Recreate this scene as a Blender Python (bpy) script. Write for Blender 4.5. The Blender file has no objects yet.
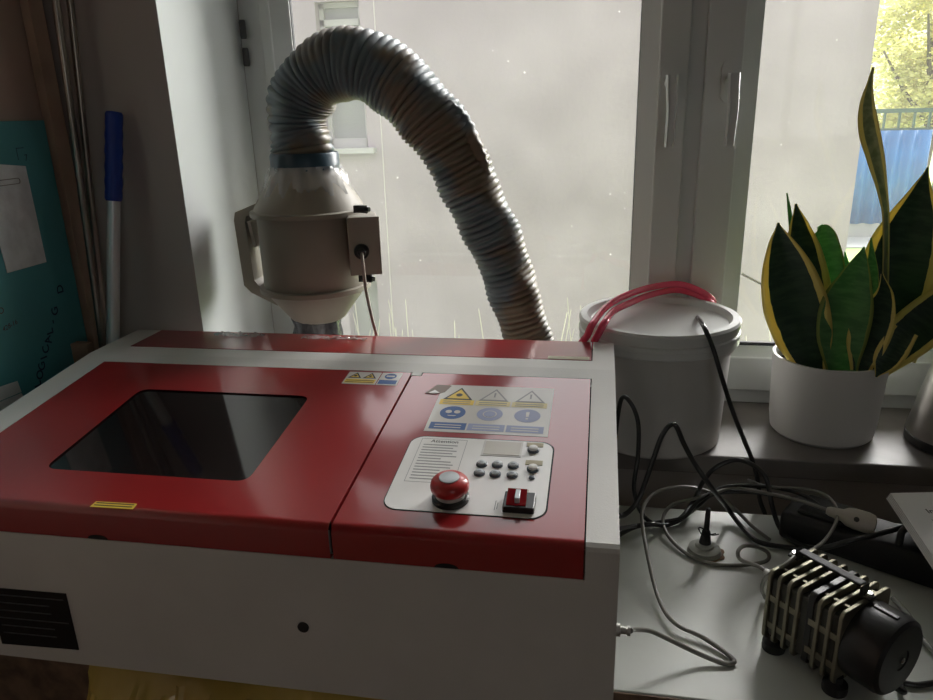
import bpy, bmesh, math, random
from mathutils import Vector, Matrix
random.seed(7)
PI = math.pi
COL = bpy.context.scene.collection
Z1 = 1.0          # height of the laser cutter's flat top above the floor

# ------------------------------------------------------------------ camera
F = 728.86; CAM = Vector((-.0286, -.9813, .3502)); YAW, PITCH, ROLL = -.1834, .3168, -.0276
def basis():
    cy, sy, cp, sp = math.cos(YAW), math.sin(YAW), math.cos(PITCH), math.sin(PITCH)
    fw = Vector((sy*cp, cy*cp, -sp)); r = Vector((cy, -sy, 0)); u = r.cross(fw)
    c, s = math.cos(ROLL), math.sin(ROLL)
    return c*r+s*u, -s*r+c*u, fw
RT, UP, FW = basis()
cam = bpy.data.cameras.new('camera'); cam.sensor_fit = 'HORIZONTAL'; cam.sensor_width = 36
cam.lens = F/933*36; cam.clip_start = .05; cam.clip_end = 200
camo = bpy.data.objects.new('camera', cam); COL.objects.link(camo)
M = Matrix((RT, UP, -FW)).transposed().to_4x4(); M.translation = CAM+Vector((0, 0, Z1)); camo.matrix_world = M
bpy.context.scene.camera = camo
# measuring helpers: where a line of sight meets a plane of the room (laser frame, z=0 at its flat top)
def ray(x, y): return FW+RT*((x-466.5)/F)-UP*((y-350)/F)
def onY(x, y, Y): d = ray(x, y); return CAM+d*((Y-CAM.y)/d.y)
def onZ(x, y, Z): d = ray(x, y); return CAM+d*((Z-CAM.z)/d.z)
def onX(x, y, X): d = ray(x, y); return CAM+d*((X-CAM.x)/d.x)
def px2m(P): return (P-CAM).dot(FW)/F

# ------------------------------------------------------------------ materials
def nt(name):
    m = bpy.data.materials.new(name); m.use_nodes = True
    n = m.node_tree; return m, n, n.nodes['Principled BSDF']
def mat(name, col, rough=.5, metal=0, coat=0, coat_r=.05, noise=0, nscale=20, bump=0, bscale=200, spec=.5, trans=0, sss=0, col2=None, detail=4, bdist=.001):
    m, n, b = nt(name)
    b.inputs['Base Color'].default_value = (*col, 1); b.inputs['Roughness'].default_value = rough
    b.inputs['Metallic'].default_value = metal; b.inputs['Coat Weight'].default_value = coat
    b.inputs['Coat Roughness'].default_value = coat_r; b.inputs['Specular IOR Level'].default_value = spec
    b.inputs['Transmission Weight'].default_value = trans
    if sss:
        b.inputs['Subsurface Weight'].default_value = sss; b.inputs['Subsurface Radius'].default_value = (.01, .006, .004)
    tc = n.nodes.new('ShaderNodeTexCoord')
    if noise or col2:
        t = n.nodes.new('ShaderNodeTexNoise'); t.inputs['Scale'].default_value = nscale; t.inputs['Detail'].default_value = detail
        n.links.new(tc.outputs['Object'], t.inputs['Vector'])
        r = n.nodes.new('ShaderNodeValToRGB')
        c2 = col2 or tuple(c*(1-noise) for c in col); c1 = col if col2 else tuple(min(1, c*(1+noise*.5)) for c in col)
        r.color_ramp.elements[0].color = (*c2, 1); r.color_ramp.elements[1].color = (*c1, 1)
        r.color_ramp.elements[0].position = .35; r.color_ramp.elements[1].position = .65
        n.links.new(t.outputs['Fac'], r.inputs['Fac']); n.links.new(r.outputs['Color'], b.inputs['Base Color'])
    if bump:
        t2 = n.nodes.new('ShaderNodeTexNoise'); t2.inputs['Scale'].default_value = bscale; t2.inputs['Detail'].default_value = 3
        n.links.new(tc.outputs['Object'], t2.inputs['Vector'])
        bp = n.nodes.new('ShaderNodeBump'); bp.inputs['Strength'].default_value = bump; bp.inputs['Distance'].default_value = bdist
        n.links.new(t2.outputs['Fac'], bp.inputs['Height']); n.links.new(bp.outputs['Normal'], b.inputs['Normal'])
    return m

WHITE_PAINT = mat('white_textured_paint', (.62, .61, .58), .42, bump=.25, bscale=500, noise=.05, nscale=8)
RED = mat('red_gloss_paint', (.31, .016, .018), .28, coat=.8, coat_r=.10, bump=.06, bscale=90, noise=.08, nscale=3)
ACRYL = mat('dark_acrylic', (.012, .009, .009), .06, spec=.6, bump=.02, bscale=15)
GAP = mat('black_gap', (.01, .01, .01), .8)
BLACKP = mat('black_plastic', (.018, .018, .018), .35)
BLACKR = mat('black_rubber', (.012, .012, .012), .55)
PLATE = mat('white_plate', (.86, .85, .82), .3, coat=.3, noise=.03, nscale=30)
STICK = mat('sticker_silver', (.62, .60, .56), .35, coat=.3)
YEL = mat('sticker_yellow', (.78, .55, .08), .4)
BLU = mat('sticker_blue', (.03, .10, .30), .4)
PALEBLU = mat('sticker_pale_blue', (.30, .34, .52), .4)
PALEYEL = mat('sticker_pale_yellow', (.72, .62, .30), .4)
INK = mat('ink', (.03, .03, .03), .5)
GREYINK = mat('grey_ink', (.30, .30, .30), .5)
LCD = mat('lcd', (.56, .52, .45), .25)
BTN = mat('button_grey', (.50, .54, .56), .3, coat=.5)
BTNRIM = mat('button_rim', (.12, .15, .18), .35)
TAN = mat('label_tan', (.52, .47, .33), .6)
ESTOP = mat('estop_red', (.52, .03, .03), .3, coat=.4)
CHROME = mat('chrome', (.75, .75, .74), .2, metal=1)
ALU = mat('brushed_aluminium', (.62, .61, .58), .33, metal=1, noise=.1, nscale=60)
CAST = mat('cast_aluminium', (.30, .28, .21), .48, metal=.85, noise=.3, nscale=25, bump=.2, bscale=120)
CORE = mat('dark_cast_core', (.07, .07, .06), .5, metal=.5)
DUCTGREY = mat('fan_plastic', (.31, .28, .23), .5, noise=.08, nscale=8, bump=.06, bscale=60)
DUCTTAPE = mat('blue_grey_tape', (.03, .07, .10), .35, noise=.3, nscale=15)
WALL = mat('wall_plaster', (.47, .44, .42), .9, bump=.15, bscale=120, noise=.04, nscale=4)
WALLW = mat('reveal_white_paint', (.78, .82, .82), .7, bump=.1, bscale=90, noise=.03, nscale=6)
WALLL = mat('wall_brown', (.46, .35, .29), .85, noise=.06, nscale=3)
FLOORM = mat('floor_wood', (.25, .17, .11), .5, noise=.2, nscale=5)
CEIL = mat('ceiling_white', (.7, .7, .68), .9)
PVC = mat('window_pvc', (.66, .68, .67), .35, noise=.02, nscale=5)
GASK = mat('gasket', (.03, .03, .035), .6)
SILLM = mat('sill_stone', (.22, .20, .185), .42, noise=.25, nscale=9, bump=.1, bscale=80)
DESKM = mat('desk_white', (.60, .62, .57), .38, noise=.10, nscale=7, bump=.12, bscale=25)
DESKE = mat('desk_edge_brown', (.22, .14, .09), .6, noise=.4, nscale=40)
BUCKETM = mat('bucket_plastic', (.60, .58, .56), .38, noise=.04, nscale=5)
LIDM = mat('bucket_lid_plastic', (.66, .67, .66), .4)
POTM = mat('pot_ceramic', (.72, .71, .69), .35, noise=.02, nscale=5)
SOIL = mat('soil', (.04, .03, .02), .9, bump=.8, bscale=60, bdist=.004)
PIPE = mat('steel_pipe', (.42, .38, .33), .28, metal=1, noise=.25, nscale=12)
BLUEG = mat('blue_grip', (.010, .045, .30), .38)
POLEW = mat('white_aluminium_pole', (.72, .74, .75), .3, metal=.4)
BOARD = mat('teal_board', (.09, .34, .37), .55, noise=.10, nscale=5)
BOARDINK = mat('dark_blue_print', (.01, .03, .07), .6)
REDINK = mat('dark_red_marker', (.09, .01, .015), .6)
PAPERM = mat('crumpled_paper', (.78, .83, .85), .6, noise=.12, nscale=35, bump=.5, bscale=40, bdist=.002)
PAPERW = mat('paper_white', (.74, .73, .72), .6)
WOOD = mat('brown_wood', (.30, .19, .13), .6, noise=.35, nscale=12)
BCABLE = mat('black_cable', (.014, .014, .014), .32, coat=.3)
GCABLE = mat('grey_cable', (.22, .21, .185), .38, coat=.2)
CREAM = mat('cream_cable', (.42, .36, .31), .5)
PLUGM = mat('cream_plug_plastic', (.50, .46, .40), .4)
KETSTEEL = mat('kettle_steel', (.60, .57, .54), .28, metal=1, noise=.12, nscale=14)
RUBGREY = mat('grey_rubber', (.42, .43, .39), .55)
GLUE = mat('brown_glue', (.22, .12, .05), .5)
NBWALL = mat('neighbour_plaster', (.240, .208, .232), .95, noise=.16, nscale=1.1, bump=.4, bscale=30, bdist=.004, detail=8)
NBFRAME = mat('neighbour_frame', (.30, .30, .30), .6)
NBGLASS = mat('neighbour_glass', (.17, .18, .18), .4)
FENB = mat('fence_blue', (.012, .13, .36), .5, noise=.15, nscale=3)
FENG = mat('fence_green', (.02, .06, .05), .5)
GRASS = mat('lawn', (.20, .38, .06), .95, col2=(.36, .46, .16), nscale=.8)
PATH = mat('path', (.30, .31, .30), .9)
BARK = mat('bark', (.10, .08, .06), .9)

def leafmat(name, c, t):
    m, n, b = nt(name); out = n.nodes['Material Output']
    b.inputs['Base Color'].default_value = (*c, 1); b.inputs['Roughness'].default_value = .6
    tr = n.nodes.new('ShaderNodeBsdfTranslucent'); tr.inputs['Color'].default_value = (*t, 1)
    mx = n.nodes.new('ShaderNodeMixShader'); mx.inputs[0].default_value = .5
    n.links.new(b.outputs[0], mx.inputs[1]); n.links.new(tr.outputs[0], mx.inputs[2]); n.links.new(mx.outputs[0], out.inputs['Surface'])
    return m
TREEY = leafmat('yellow_leaves', (.70, .55, .14), (.85, .68, .16))
TREEG = leafmat('green_leaves', (.46, .44, .20), (.58, .55, .22))

def snake_mat(name, dark, light, edge, margin):
    """leaf with a yellow margin and grey-green cross bands; uses the leaf's own UV map"""
    m, n, b = nt(name); N, L = n.nodes, n.links; out = N['Material Output']
    uv = N.new('ShaderNodeUVMap'); uv.uv_map = 'UVMap'; sep = N.new('ShaderNodeSeparateXYZ'); L.new(uv.outputs[0], sep.inputs[0])
    # |v-.5|*2 > margin -> yellow edge, wobbled by noise
    s1 = N.new('ShaderNodeMath'); s1.operation = 'SUBTRACT'; L.new(sep.outputs[1], s1.inputs[0]); s1.inputs[1].default_value = .5
    s2 = N.new('ShaderNodeMath'); s2.operation = 'ABSOLUTE'; L.new(s1.outputs[0], s2.inputs[0])
    nz = N.new('ShaderNodeTexNoise'); nz.inputs['Scale'].default_value = 9; L.new(uv.outputs[0], nz.inputs['Vector'])
    s3 = N.new('ShaderNodeMath'); s3.operation = 'MULTIPLY_ADD'; L.new(nz.outputs['Fac'], s3.inputs[0]); s3.inputs[1].default_value = .06; L.new(s2.outputs[0], s3.inputs[2])
    gt = N.new('ShaderNodeMath'); gt.operation = 'GREATER_THAN'; L.new(s3.outputs[0], gt.inputs[0]); gt.inputs[1].default_value = .5*margin+.03
    mp = N.new('ShaderNodeMapping'); mp.inputs['Scale'].default_value = (26, 2.2, 1); L.new(uv.outputs[0], mp.inputs[0])
    bz = N.new('ShaderNodeTexNoise'); bz.inputs['Scale'].default_value = 1.0; bz.inputs['Detail'].default_value = 4; L.new(mp.outputs[0], bz.inputs['Vector'])
    rp = N.new('ShaderNodeValToRGB'); rp.color_ramp.elements[0].position = .42; rp.color_ramp.elements[1].position = .62
    rp.color_ramp.elements[0].color = (*dark, 1); rp.color_ramp.elements[1].color = (*light, 1); L.new(bz.outputs['Fac'], rp.inputs['Fac'])
    mx = N.new('ShaderNodeMix'); mx.data_type = 'RGBA'; L.new(gt.outputs[0], mx.inputs[0]); L.new(rp.outputs[0], mx.inputs[6]); mx.inputs[7].default_value = (*edge, 1)
    L.new(mx.outputs[2], b.inputs['Base Color']); b.inputs['Roughness'].default_value = .42
    tr = N.new('ShaderNodeBsdfTranslucent'); L.new(mx.outputs[2], tr.inputs['Color'])
    ms = N.new('ShaderNodeMixShader'); ms.inputs[0].default_value = .30
    L.new(b.outputs[0], ms.inputs[1]); L.new(tr.outputs[0], ms.inputs[2]); L.new(ms.outputs[0], out.inputs['Surface'])
    return m
SNAKE = snake_mat('snake_leaf', (.018, .050, .026), (.040, .085, .042), (.85, .70, .20), .72)
SNAKEG = snake_mat('snake_leaf_green', (.08, .23, .07), (.13, .32, .10), (.30, .36, .08), .86)
SNAKEY = snake_mat('snake_leaf_pale', (.16, .19, .10), (.26, .28, .17), (.58, .50, .20), .55)

def glass_mat():
    """window pane with a film of dust: mostly clear, a little diffuse"""
    m, n, b = nt('dusty_window_glass'); N, L = n.nodes, n.links; out = N['Material Output']; N.remove(b)
    t = N.new('ShaderNodeBsdfTransparent'); t.inputs[0].default_value = (.97, .97, .97, 1)
    g = N.new('ShaderNodeBsdfGlossy'); g.inputs['Roughness'].default_value = .03
    d = N.new('ShaderNodeBsdfTranslucent'); d.inputs[0].default_value = (.9, .88, .86, 1)
    fr = N.new('ShaderNodeFresnel'); fr.inputs[0].default_value = 1.35
    m1 = N.new('ShaderNodeMixShader'); L.new(fr.outputs[0], m1.inputs[0]); L.new(t.outputs[0], m1.inputs[1]); L.new(g.outputs[0], m1.inputs[2])
    tc = N.new('ShaderNodeTexCoord')
    nz = N.new('ShaderNodeTexNoise'); nz.inputs['Scale'].default_value = 7; nz.inputs['Detail'].default_value = 8; L.new(tc.outputs['Object'], nz.inputs['Vector'])
    r = N.new('ShaderNodeMapRange'); r.inputs['To Min'].default_value = .01; r.inputs['To Max'].default_value = .055
    L.new(nz.outputs['Fac'], r.inputs['Value'])
    sp = N.new('ShaderNodeTexVoronoi'); sp.inputs['Scale'].default_value = 26; L.new(tc.outputs['Object'], sp.inputs['Vector'])
    lt = N.new('ShaderNodeMath'); lt.operation = 'LESS_THAN'; L.new(sp.outputs['Distance'], lt.inputs[0]); lt.inputs[1].default_value = .035
    ml = N.new('ShaderNodeMath'); ml.operation = 'MULTIPLY_ADD'; L.new(lt.outputs[0], ml.inputs[0]); ml.inputs[1].default_value = .35; L.new(r.outputs[0], ml.inputs[2])
    m2 = N.new('ShaderNodeMixShader'); L.new(ml.outputs[0], m2.inputs[0]); L.new(m1.outputs[0], m2.inputs[1]); L.new(d.outputs[0], m2.inputs[2])
    L.new(m2.outputs[0], out.inputs['Surface']); return m
GLASS = glass_mat()

def film_mat(name, col, rough, mixf, bump=.6):
    m, n, b = nt(name); N, L = n.nodes, n.links; out = N['Material Output']
    b.inputs['Base Color'].default_value = (*col, 1); b.inputs['Roughness'].default_value = rough; b.inputs['Coat Weight'].default_value = .6
    t = N.new('ShaderNodeBsdfTransparent'); ms = N.new('ShaderNodeMixShader'); ms.inputs[0].default_value = mixf
    L.new(t.outputs[0], ms.inputs[1]); L.new(b.outputs[0], ms.inputs[2]); L.new(ms.outputs[0], out.inputs['Surface'])
    tc = N.new('ShaderNodeTexCoord'); nz = N.new('ShaderNodeTexNoise'); nz.inputs['Scale'].default_value = 30; L.new(tc.outputs['Object'], nz.inputs['Vector'])
    bp = N.new('ShaderNodeBump'); bp.inputs['Strength'].default_value = bump; bp.inputs['Distance'].default_value = .01
    L.new(nz.outputs['Fac'], bp.inputs['Height']); L.new(bp.outputs[0], b.inputs['Normal'])
    return m
CLEARFILM = film_mat('clear_film', (.85, .86, .86), .12, .35)
YFILM = mat('yellow_film', (.98, .74, .20), .25, coat=.6, noise=.15, nscale=6)
PINKH = film_mat('pink_silicone', (1.0, .10, .20), .2, .93, 0)
CLEARTUBE = film_mat('clear_tube', (.52, .53, .50), .15, .6, 0)

def hose_mat():
    """blue-grey corrugated foil with brown taped patches"""
    m = mat('hose', (.20, .26, .30), .5, bump=.3, bscale=80)
    n = m.node_tree; N, L = n.nodes, n.links; b = N['Principled BSDF']
    tc = N.new('ShaderNodeTexCoord'); nz = N.new('ShaderNodeTexNoise'); nz.inputs['Scale'].default_value = 9; nz.inputs['Detail'].default_value = 3
    L.new(tc.outputs['Object'], nz.inputs['Vector'])
    r = N.new('ShaderNodeValToRGB'); e = r.color_ramp.elements
    e[0].position = .44; e[0].color = (.125, .165, .185, 1); e[1].position = .56; e[1].color = (.185, .145, .10, 1)
    L.new(nz.outputs['Fac'], r.inputs['Fac']); L.new(r.outputs[0], b.inputs['Base Color'])
    b.inputs['Coat Weight'].default_value = .12; b.inputs['Coat Roughness'].default_value = .25
    return m
HOSE = hose_mat()

# ------------------------------------------------------------------ builders
def tag(o, label=None, cat=None, group=None, kind=None):
    if label: o['label'] = label
    if cat: o['category'] = cat
    if group: o['group'] = group
    if kind: o['kind'] = kind
    return o
BASE = {}
def thing(name, loc, label=None, cat=None, group=None, kind=None):
    o = bpy.data.objects.new(name, None); COL.objects.link(o); o.empty_display_size = .05
    o.location = Vector(loc)+Vector((0, 0, Z1)); BASE[o.name] = Vector(o.location)
    return tag(o, label, cat, group, kind)
def obj(name, bm, m, parent=None, smooth=0, base=None, label=None, kind=None):
    """link bm (verts in the laser frame) as one mesh object; m may be a list of materials"""
    if parent is None: off = Vector(base)+Vector((0, 0, Z1)) if base is not None else Vector((0, 0, Z1))
    else: off = BASE[parent.name]
    for v in bm.verts: v.co = v.co+Vector((0, 0, Z1))-off
    if smooth:
        ang = math.radians(smooth)
        for f in bm.faces: f.smooth = True
        for e in bm.edges:
            if len(e.link_faces) == 2 and e.calc_face_angle(0) > ang: e.smooth = False
    me = bpy.data.meshes.new(name); bm.to_mesh(me); bm.free()
    for x in (m if isinstance(m, (list, tuple)) else [m]): me.materials.append(x)
    o = bpy.data.objects.new(name, me); COL.objects.link(o)
    if parent is None: o.location = off
    else: o.parent = parent
    BASE[o.name] = off
    if label: o['label'] = label
    if kind: o['kind'] = kind
    return o
def NB(): return bmesh.new()
def add_pts_box(bm, P, mi=0):
    """8 points: bottom 4 then top 4"""
    v = [bm.verts.new(p) for p in P]
    fs = [(0, 3, 2, 1), (4, 5, 6, 7), (0, 1, 5, 4), (1, 2, 6, 5), (2, 3, 7, 6), (3, 0, 4, 7)]
    out = []
    for f in fs:
        k = bm.faces.new([v[i] for i in f]); k.material_index = mi; out.append(k)
    return v, out
def box(bm, x0, x1, y0, y1, z0, z1, bev=0, mi=0, T=None, seg=2):
    T = T or (lambda x, y, z: (x, y, z))
    v, f = add_pts_box(bm, [T(*p) for p in [(x0, y0, z0), (x1, y0, z0), (x1, y1, z0), (x0, y1, z0), (x0, y0, z1), (x1, y0, z1), (x1, y1, z1), (x0, y1, z1)]], mi)
    if bev:
        es = list({e for q in f for e in q.edges})
        r = bmesh.ops.bevel(bm, geom=es, offset=bev, segments=seg, affect='EDGES', profile=.5)
        for q in r['faces']: q.material_index = mi
    return bm
def prismX(bm, prof, x0, x1, bev=0, mi=0):
    """prof: (y,z) polygon, extruded along x"""
    a = [bm.verts.new((x0, y, z)) for y, z in prof]; b = [bm.verts.new((x1, y, z)) for y, z in prof]
    n = len(prof); fs = [bm.faces.new(a), bm.faces.new(b[::-1])]
    for i in range(n): fs.append(bm.faces.new((a[i], b[i], b[(i+1) % n], a[(i+1) % n])))
    for f in fs: f.material_index = mi
    bmesh.ops.recalc_face_normals(bm, faces=fs)
    if bev: bmesh.ops.bevel(bm, geom=list({e for q in fs for e in q.edges}), offset=bev, segments=2, affect='EDGES')
    return bm
def poly(bm, pts, h=0, T=None, mi=0):
    """flat polygon (x,y) pushed through T(x,y,z) and given thickness h"""
    T = T or (lambda x, y, z: (x, y, z))
    a = [bm.verts.new(T(x, y, 0)) for x, y in pts]
    if h == 0: f = bm.faces.new(a); f.material_index = mi; return bm
    b = [bm.verts.new(T(x, y, h)) for x, y in pts]; n = len(pts)
    fs = [bm.faces.new(a[::-1]), bm.faces.new(b)]+[bm.faces.new((a[i], a[(i+1) % n], b[(i+1) % n], b[i])) for i in range(n)]
    for f in fs: f.material_index = mi
    bmesh.ops.recalc_face_normals(bm, faces=fs)
    return bm
def rrect(x0, x1, y0, y1, r, n=6):
    out = []
    for cx, cy, a in ((x1-r, y1-r, 0), (x0+r, y1-r, 90), (x0+r, y0+r, 180), (x1-r, y0+r, 270)):
        for i in range(n+1):
            t = math.radians(a+90*i/n); out.append((cx+r*math.cos(t), cy+r*math.sin(t)))
    return out
def circ(cx, cy, r, n=24, ry=None): return [(cx+r*math.cos(2*PI*i/n), cy+(ry or r)*math.sin(2*PI*i/n)) for i in range(n)]
def frame_of(axis):
    a = Vector(axis).normalized(); h = Vector((0, 0, 1)) if abs(a.z) < .9 else Vector((1, 0, 0))
    u = a.cross(h).normalized(); return u, a.cross(u).normalized(), a
def lathe(bm, prof, org, axis=(0, 0, 1), n=40, mi=0, rmod=None, caps=True):
    """prof: (r, h) along the axis from org"""
    u, v, a = frame_of(axis); org = Vector(org); rings = []
    for k, (r, h) in enumerate(prof):
        rings.append([bm.verts.new(org+a*h+(u*math.cos(2*PI*i/n)+v*math.sin(2*PI*i/n))*r*(rmod(k, i) if rmod else 1)) for i in range(n)])
    fs = []
    for A, B in zip(rings, rings[1:]):
        for i in range(n): fs.append(bm.faces.new((A[i], A[(i+1) % n], B[(i+1) % n], B[i])))
    if caps:
        fs.append(bm.faces.new(rings[0][::-1])); fs.append(bm.faces.new(rings[-1]))
    for f in fs: f.material_index = mi
    bmesh.ops.recalc_face_normals(bm, faces=fs)
    return bm
def catmull(P, m=8):
    P = [Vector(p) for p in P]; Q = [P[0]*2-P[1]]+P+[P[-1]*2-P[-2]]; out = []
    for i in range(1, len(Q)-2):
        a, b, c, d = Q[i-1:i+3]
        for j in range(m):
            t = j/m; out.append(.5*((2*b)+(c-a)*t+(2*a-5*b+4*c-d)*t*t+(3*b-a-3*c+d)*t**3))
    out.append(P[-1]); return out
def resample(P, step):
    out = [P[0]]; acc = 0
    for a, b in zip(P, P[1:]):
        L = (b-a).length
        while acc+L >= step:
            t = (step-acc)/L; a = a.lerp(b, t); out.append(a.copy()); L = (b-a).length; acc = 0
            if L < 1e-9: break
        acc += L
    out.append(P[-1].copy()) if (out[-1]-P[-1]).length > step*.3 else None
    return out
def sweep(bm, P, rad, n=10, mi=0, rm=None):
    """tube along P; rad a number or f(i,len); rm(i,j) a per-vertex factor"""
    T = [(P[min(i+1, len(P)-1)]-P[max(i-1, 0)]).normalized() for i in range(len(P))]
    u = frame_of(T[0])[0]; rings = []
    for i, p in enumerate(P):
        u = (u-T[i]*u.dot(T[i])).normalized(); v = T[i].cross(u)
        r = rad(i, len(P)) if callable(rad) else rad
        rings.append([bm.verts.new(p+(u*math.cos(2*PI*j/n)+v*math.sin(2*PI*j/n))*r*(rm(i, j) if rm else 1)) for j in range(n)])
    fs = [bm.faces.new((A[j], A[(j+1) % n], B[(j+1) % n], B[j])) for A, B in zip(rings, rings[1:]) for j in range(n)]
    fs += [bm.faces.new(rings[0][::-1]), bm.faces.new(rings[-1])]
    for f in fs: f.material_index = mi
    bmesh.ops.recalc_face_normals(bm, faces=fs)
    return bm
def text(bm, s, size, T, bold=0, mi=0, spacing=1.0):
    """letters as flat mesh; T(x,y) places them"""
    cu = bpy.data.curves.new('letters', 'FONT'); cu.body = s; cu.size = size; cu.offset = bold; cu.space_character = spacing
    cu.align_x = 'CENTER'; cu.align_y = 'CENTER'; cu.resolution_u = 3
    o = bpy.data.objects.new('letters', cu); COL.objects.link(o)
    dg = bpy.context.evaluated_depsgraph_get(); me = bpy.data.meshes.new_from_object(o.evaluated_get(dg))
    bpy.data.objects.remove(o); bpy.data.curves.remove(cu)
    vs = [bm.verts.new(T(v.co.x, v.co.y)) for v in me.vertices]
    for p in me.polygons:
        try: f = bm.faces.new([vs[i] for i in p.vertices]); f.material_index = mi
        except ValueError: pass
    bpy.data.meshes.remove(me)

# ================================================================== THE ROOM
XL, XR, YB, YF, ZF, ZC = -.93, 2.3, .18, -2.7, -1.0, 1.6
YW = .405                      # plane of the window's inner face
SZ = -.202                     # top of the window sill
WX0, WX1, WZ1 = -.70, .70, 1.15
bm = NB(); box(bm, XL-.12, XR+.12, YF-.12, .6, ZF-.1, ZF); obj('floor', bm, FLOORM, kind='structure')
bm = NB(); box(bm, XL-.12, XR+.12, YF-.12, .6, ZC, ZC+.1); obj('ceiling', bm, CEIL, kind='structure')
bm = NB(); box(bm, XL-.12, XL, YF, .6, ZF, ZC); obj('wall_left', bm, WALLL, kind='structure')
bm = NB(); box(bm, XR, XR+.12, YF, .6, ZF, ZC); obj('wall_right', bm, WALL, kind='structure')
bm = NB()
box(bm, XL, .6, YF-.12, YF, ZF, ZC); box(bm, 1.4, XR, YF-.12, YF, ZF, ZC); box(bm, .6, 1.4, YF-.12, YF, ZF, .1); box(bm, .6, 1.4, YF-.12, YF, 1.0, ZC)  # opening left for the added fill window
obj('wall_front', bm, WALL, kind='structure')
bm = NB()
def colbox(x0a, x1a, x0b, x1b, z0, z1, mi):   # front x range at YB, back x range at YW
    add_pts_box(bm, [(x0a, YB, z0), (x1a, YB, z0), (x1b, YW, z0), (x0b, YW, z0), (x0a, YB, z1), (x1a, YB, z1), (x1b, YW, z1), (x0b, YW, z1)], mi)
colbox(XL, -.7275, XL, WX0, ZF, ZC, 0); colbox(.7275, XR, WX1, XR, ZF, ZC, 0)
colbox(-.7275, .7275, WX0, WX1, ZF, SZ-.034, 0); colbox(-.7275, .7275, WX0, WX1, WZ1, ZC, 0)
box(bm, XL, WX0, YW, .6, ZF, ZC); box(bm, WX1, XR, YW, .6, ZF, ZC); box(bm, WX0, WX1, YW, .6, ZF, SZ-.034); box(bm, WX0, WX1, YW, .6, WZ1, ZC)
for f in bm.faces:             # the reveal's side faces are painted white
    c = f.calc_center_median(); nn = f.normal if f.normal.length else Vector(); f.normal_update()
    if YB+.01 < c.y < YW-.01 and abs(f.normal.x) > .5 and .69 < abs(c.x) < .74: f.material_index = 1
obj('wall_back', bm, [WALL, WALLW], kind='structure')
bm = NB(); box(bm, -.75, .76, .16, YW+.01, SZ-.034, SZ, .0025)
obj('trim_1', bm, SILLM, kind='structure', label='dark stone window sill')

# ---- window
w = thing('window_1', (0, YW, SZ), kind='structure')
bm = NB(); y0, y1 = YW, YW+.065
for a in ((WX0, -.645, SZ, WZ1), (.64, WX1, SZ, WZ1), (WX0, WX1, SZ, -.165), (WX0, WX1, WZ1-.05, WZ1), (.105, .152, SZ, WZ1)):
    box(bm, a[0], a[1], y0, y1, a[2], a[3], .002)
obj('frame', bm, PVC, w)
def sash(x0, x1, g0, g1, nm):
    z0, z1, gz0, gz1 = -.173, 1.115, (-.112 if nm == 'l' else -.09), 1.03; bd = .016
    bm = NB(); ya, yb = YW-.012, YW+.055
    for a in ((x0, g0-bd*1.9, z0, z1), (g1+bd*1.9, x1, z0, z1), (g0-bd*1.9, g1+bd*1.9, z0, gz0-bd), (g0-bd*1.9, g1+bd*1.9, gz1+bd, z1)):
        box(bm, a[0], a[1], ya, yb, a[2], a[3], .003)
    s = obj('sash', bm, PVC, w)
    bm = NB()                  # glazing bead, sloped towards the glass
    def bead(o, i):
        v = [bm.verts.new(p) for p in o+i]
        for k in range(4): bm.faces.new((v[k], v[(k+1) % 4], v[4+(k+1) % 4], v[4+k]))
    o0, o1 = g0-bd*1.9, g1+bd*1.9
    rect = lambda a, b, c, d, y: [(a, y, c), (b, y, c), (b, y, d), (a, y, d)]
    bead(rect(o0, o1, gz0-bd, gz1+bd, ya+.004), rect(g0, g1, gz0, gz1, ya+.022))
    bead(rect(g0, g1, gz0, gz1, ya+.022), rect(g0, g1, gz0, gz1, ya+.034))
    bmesh.ops.recalc_face_normals(bm, faces=bm.faces[:])
    obj('glazing_bead', bm, PVC, s)
    bm = NB()
    for a in ((g0, g0+.0012, gz0, gz1), (g1-.0012, g1, gz0, gz1), (g0, g1, gz0, gz0+.006), (g0, g1, gz1-.004, gz1)):
        box(bm, a[0], a[1], ya+.026, ya+.034, a[2], a[3])
    obj('gasket', bm, GASK, s)
    bm = NB(); box(bm, g0-.01, g1+.01, ya+.034, ya+.038, gz0-.01, gz1+.01)
    obj('pane', bm, GLASS, s)
sash(-.655, .115, -.603, .034, 'l'); sash(.142, .665, .233, .575, 'r')
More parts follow.
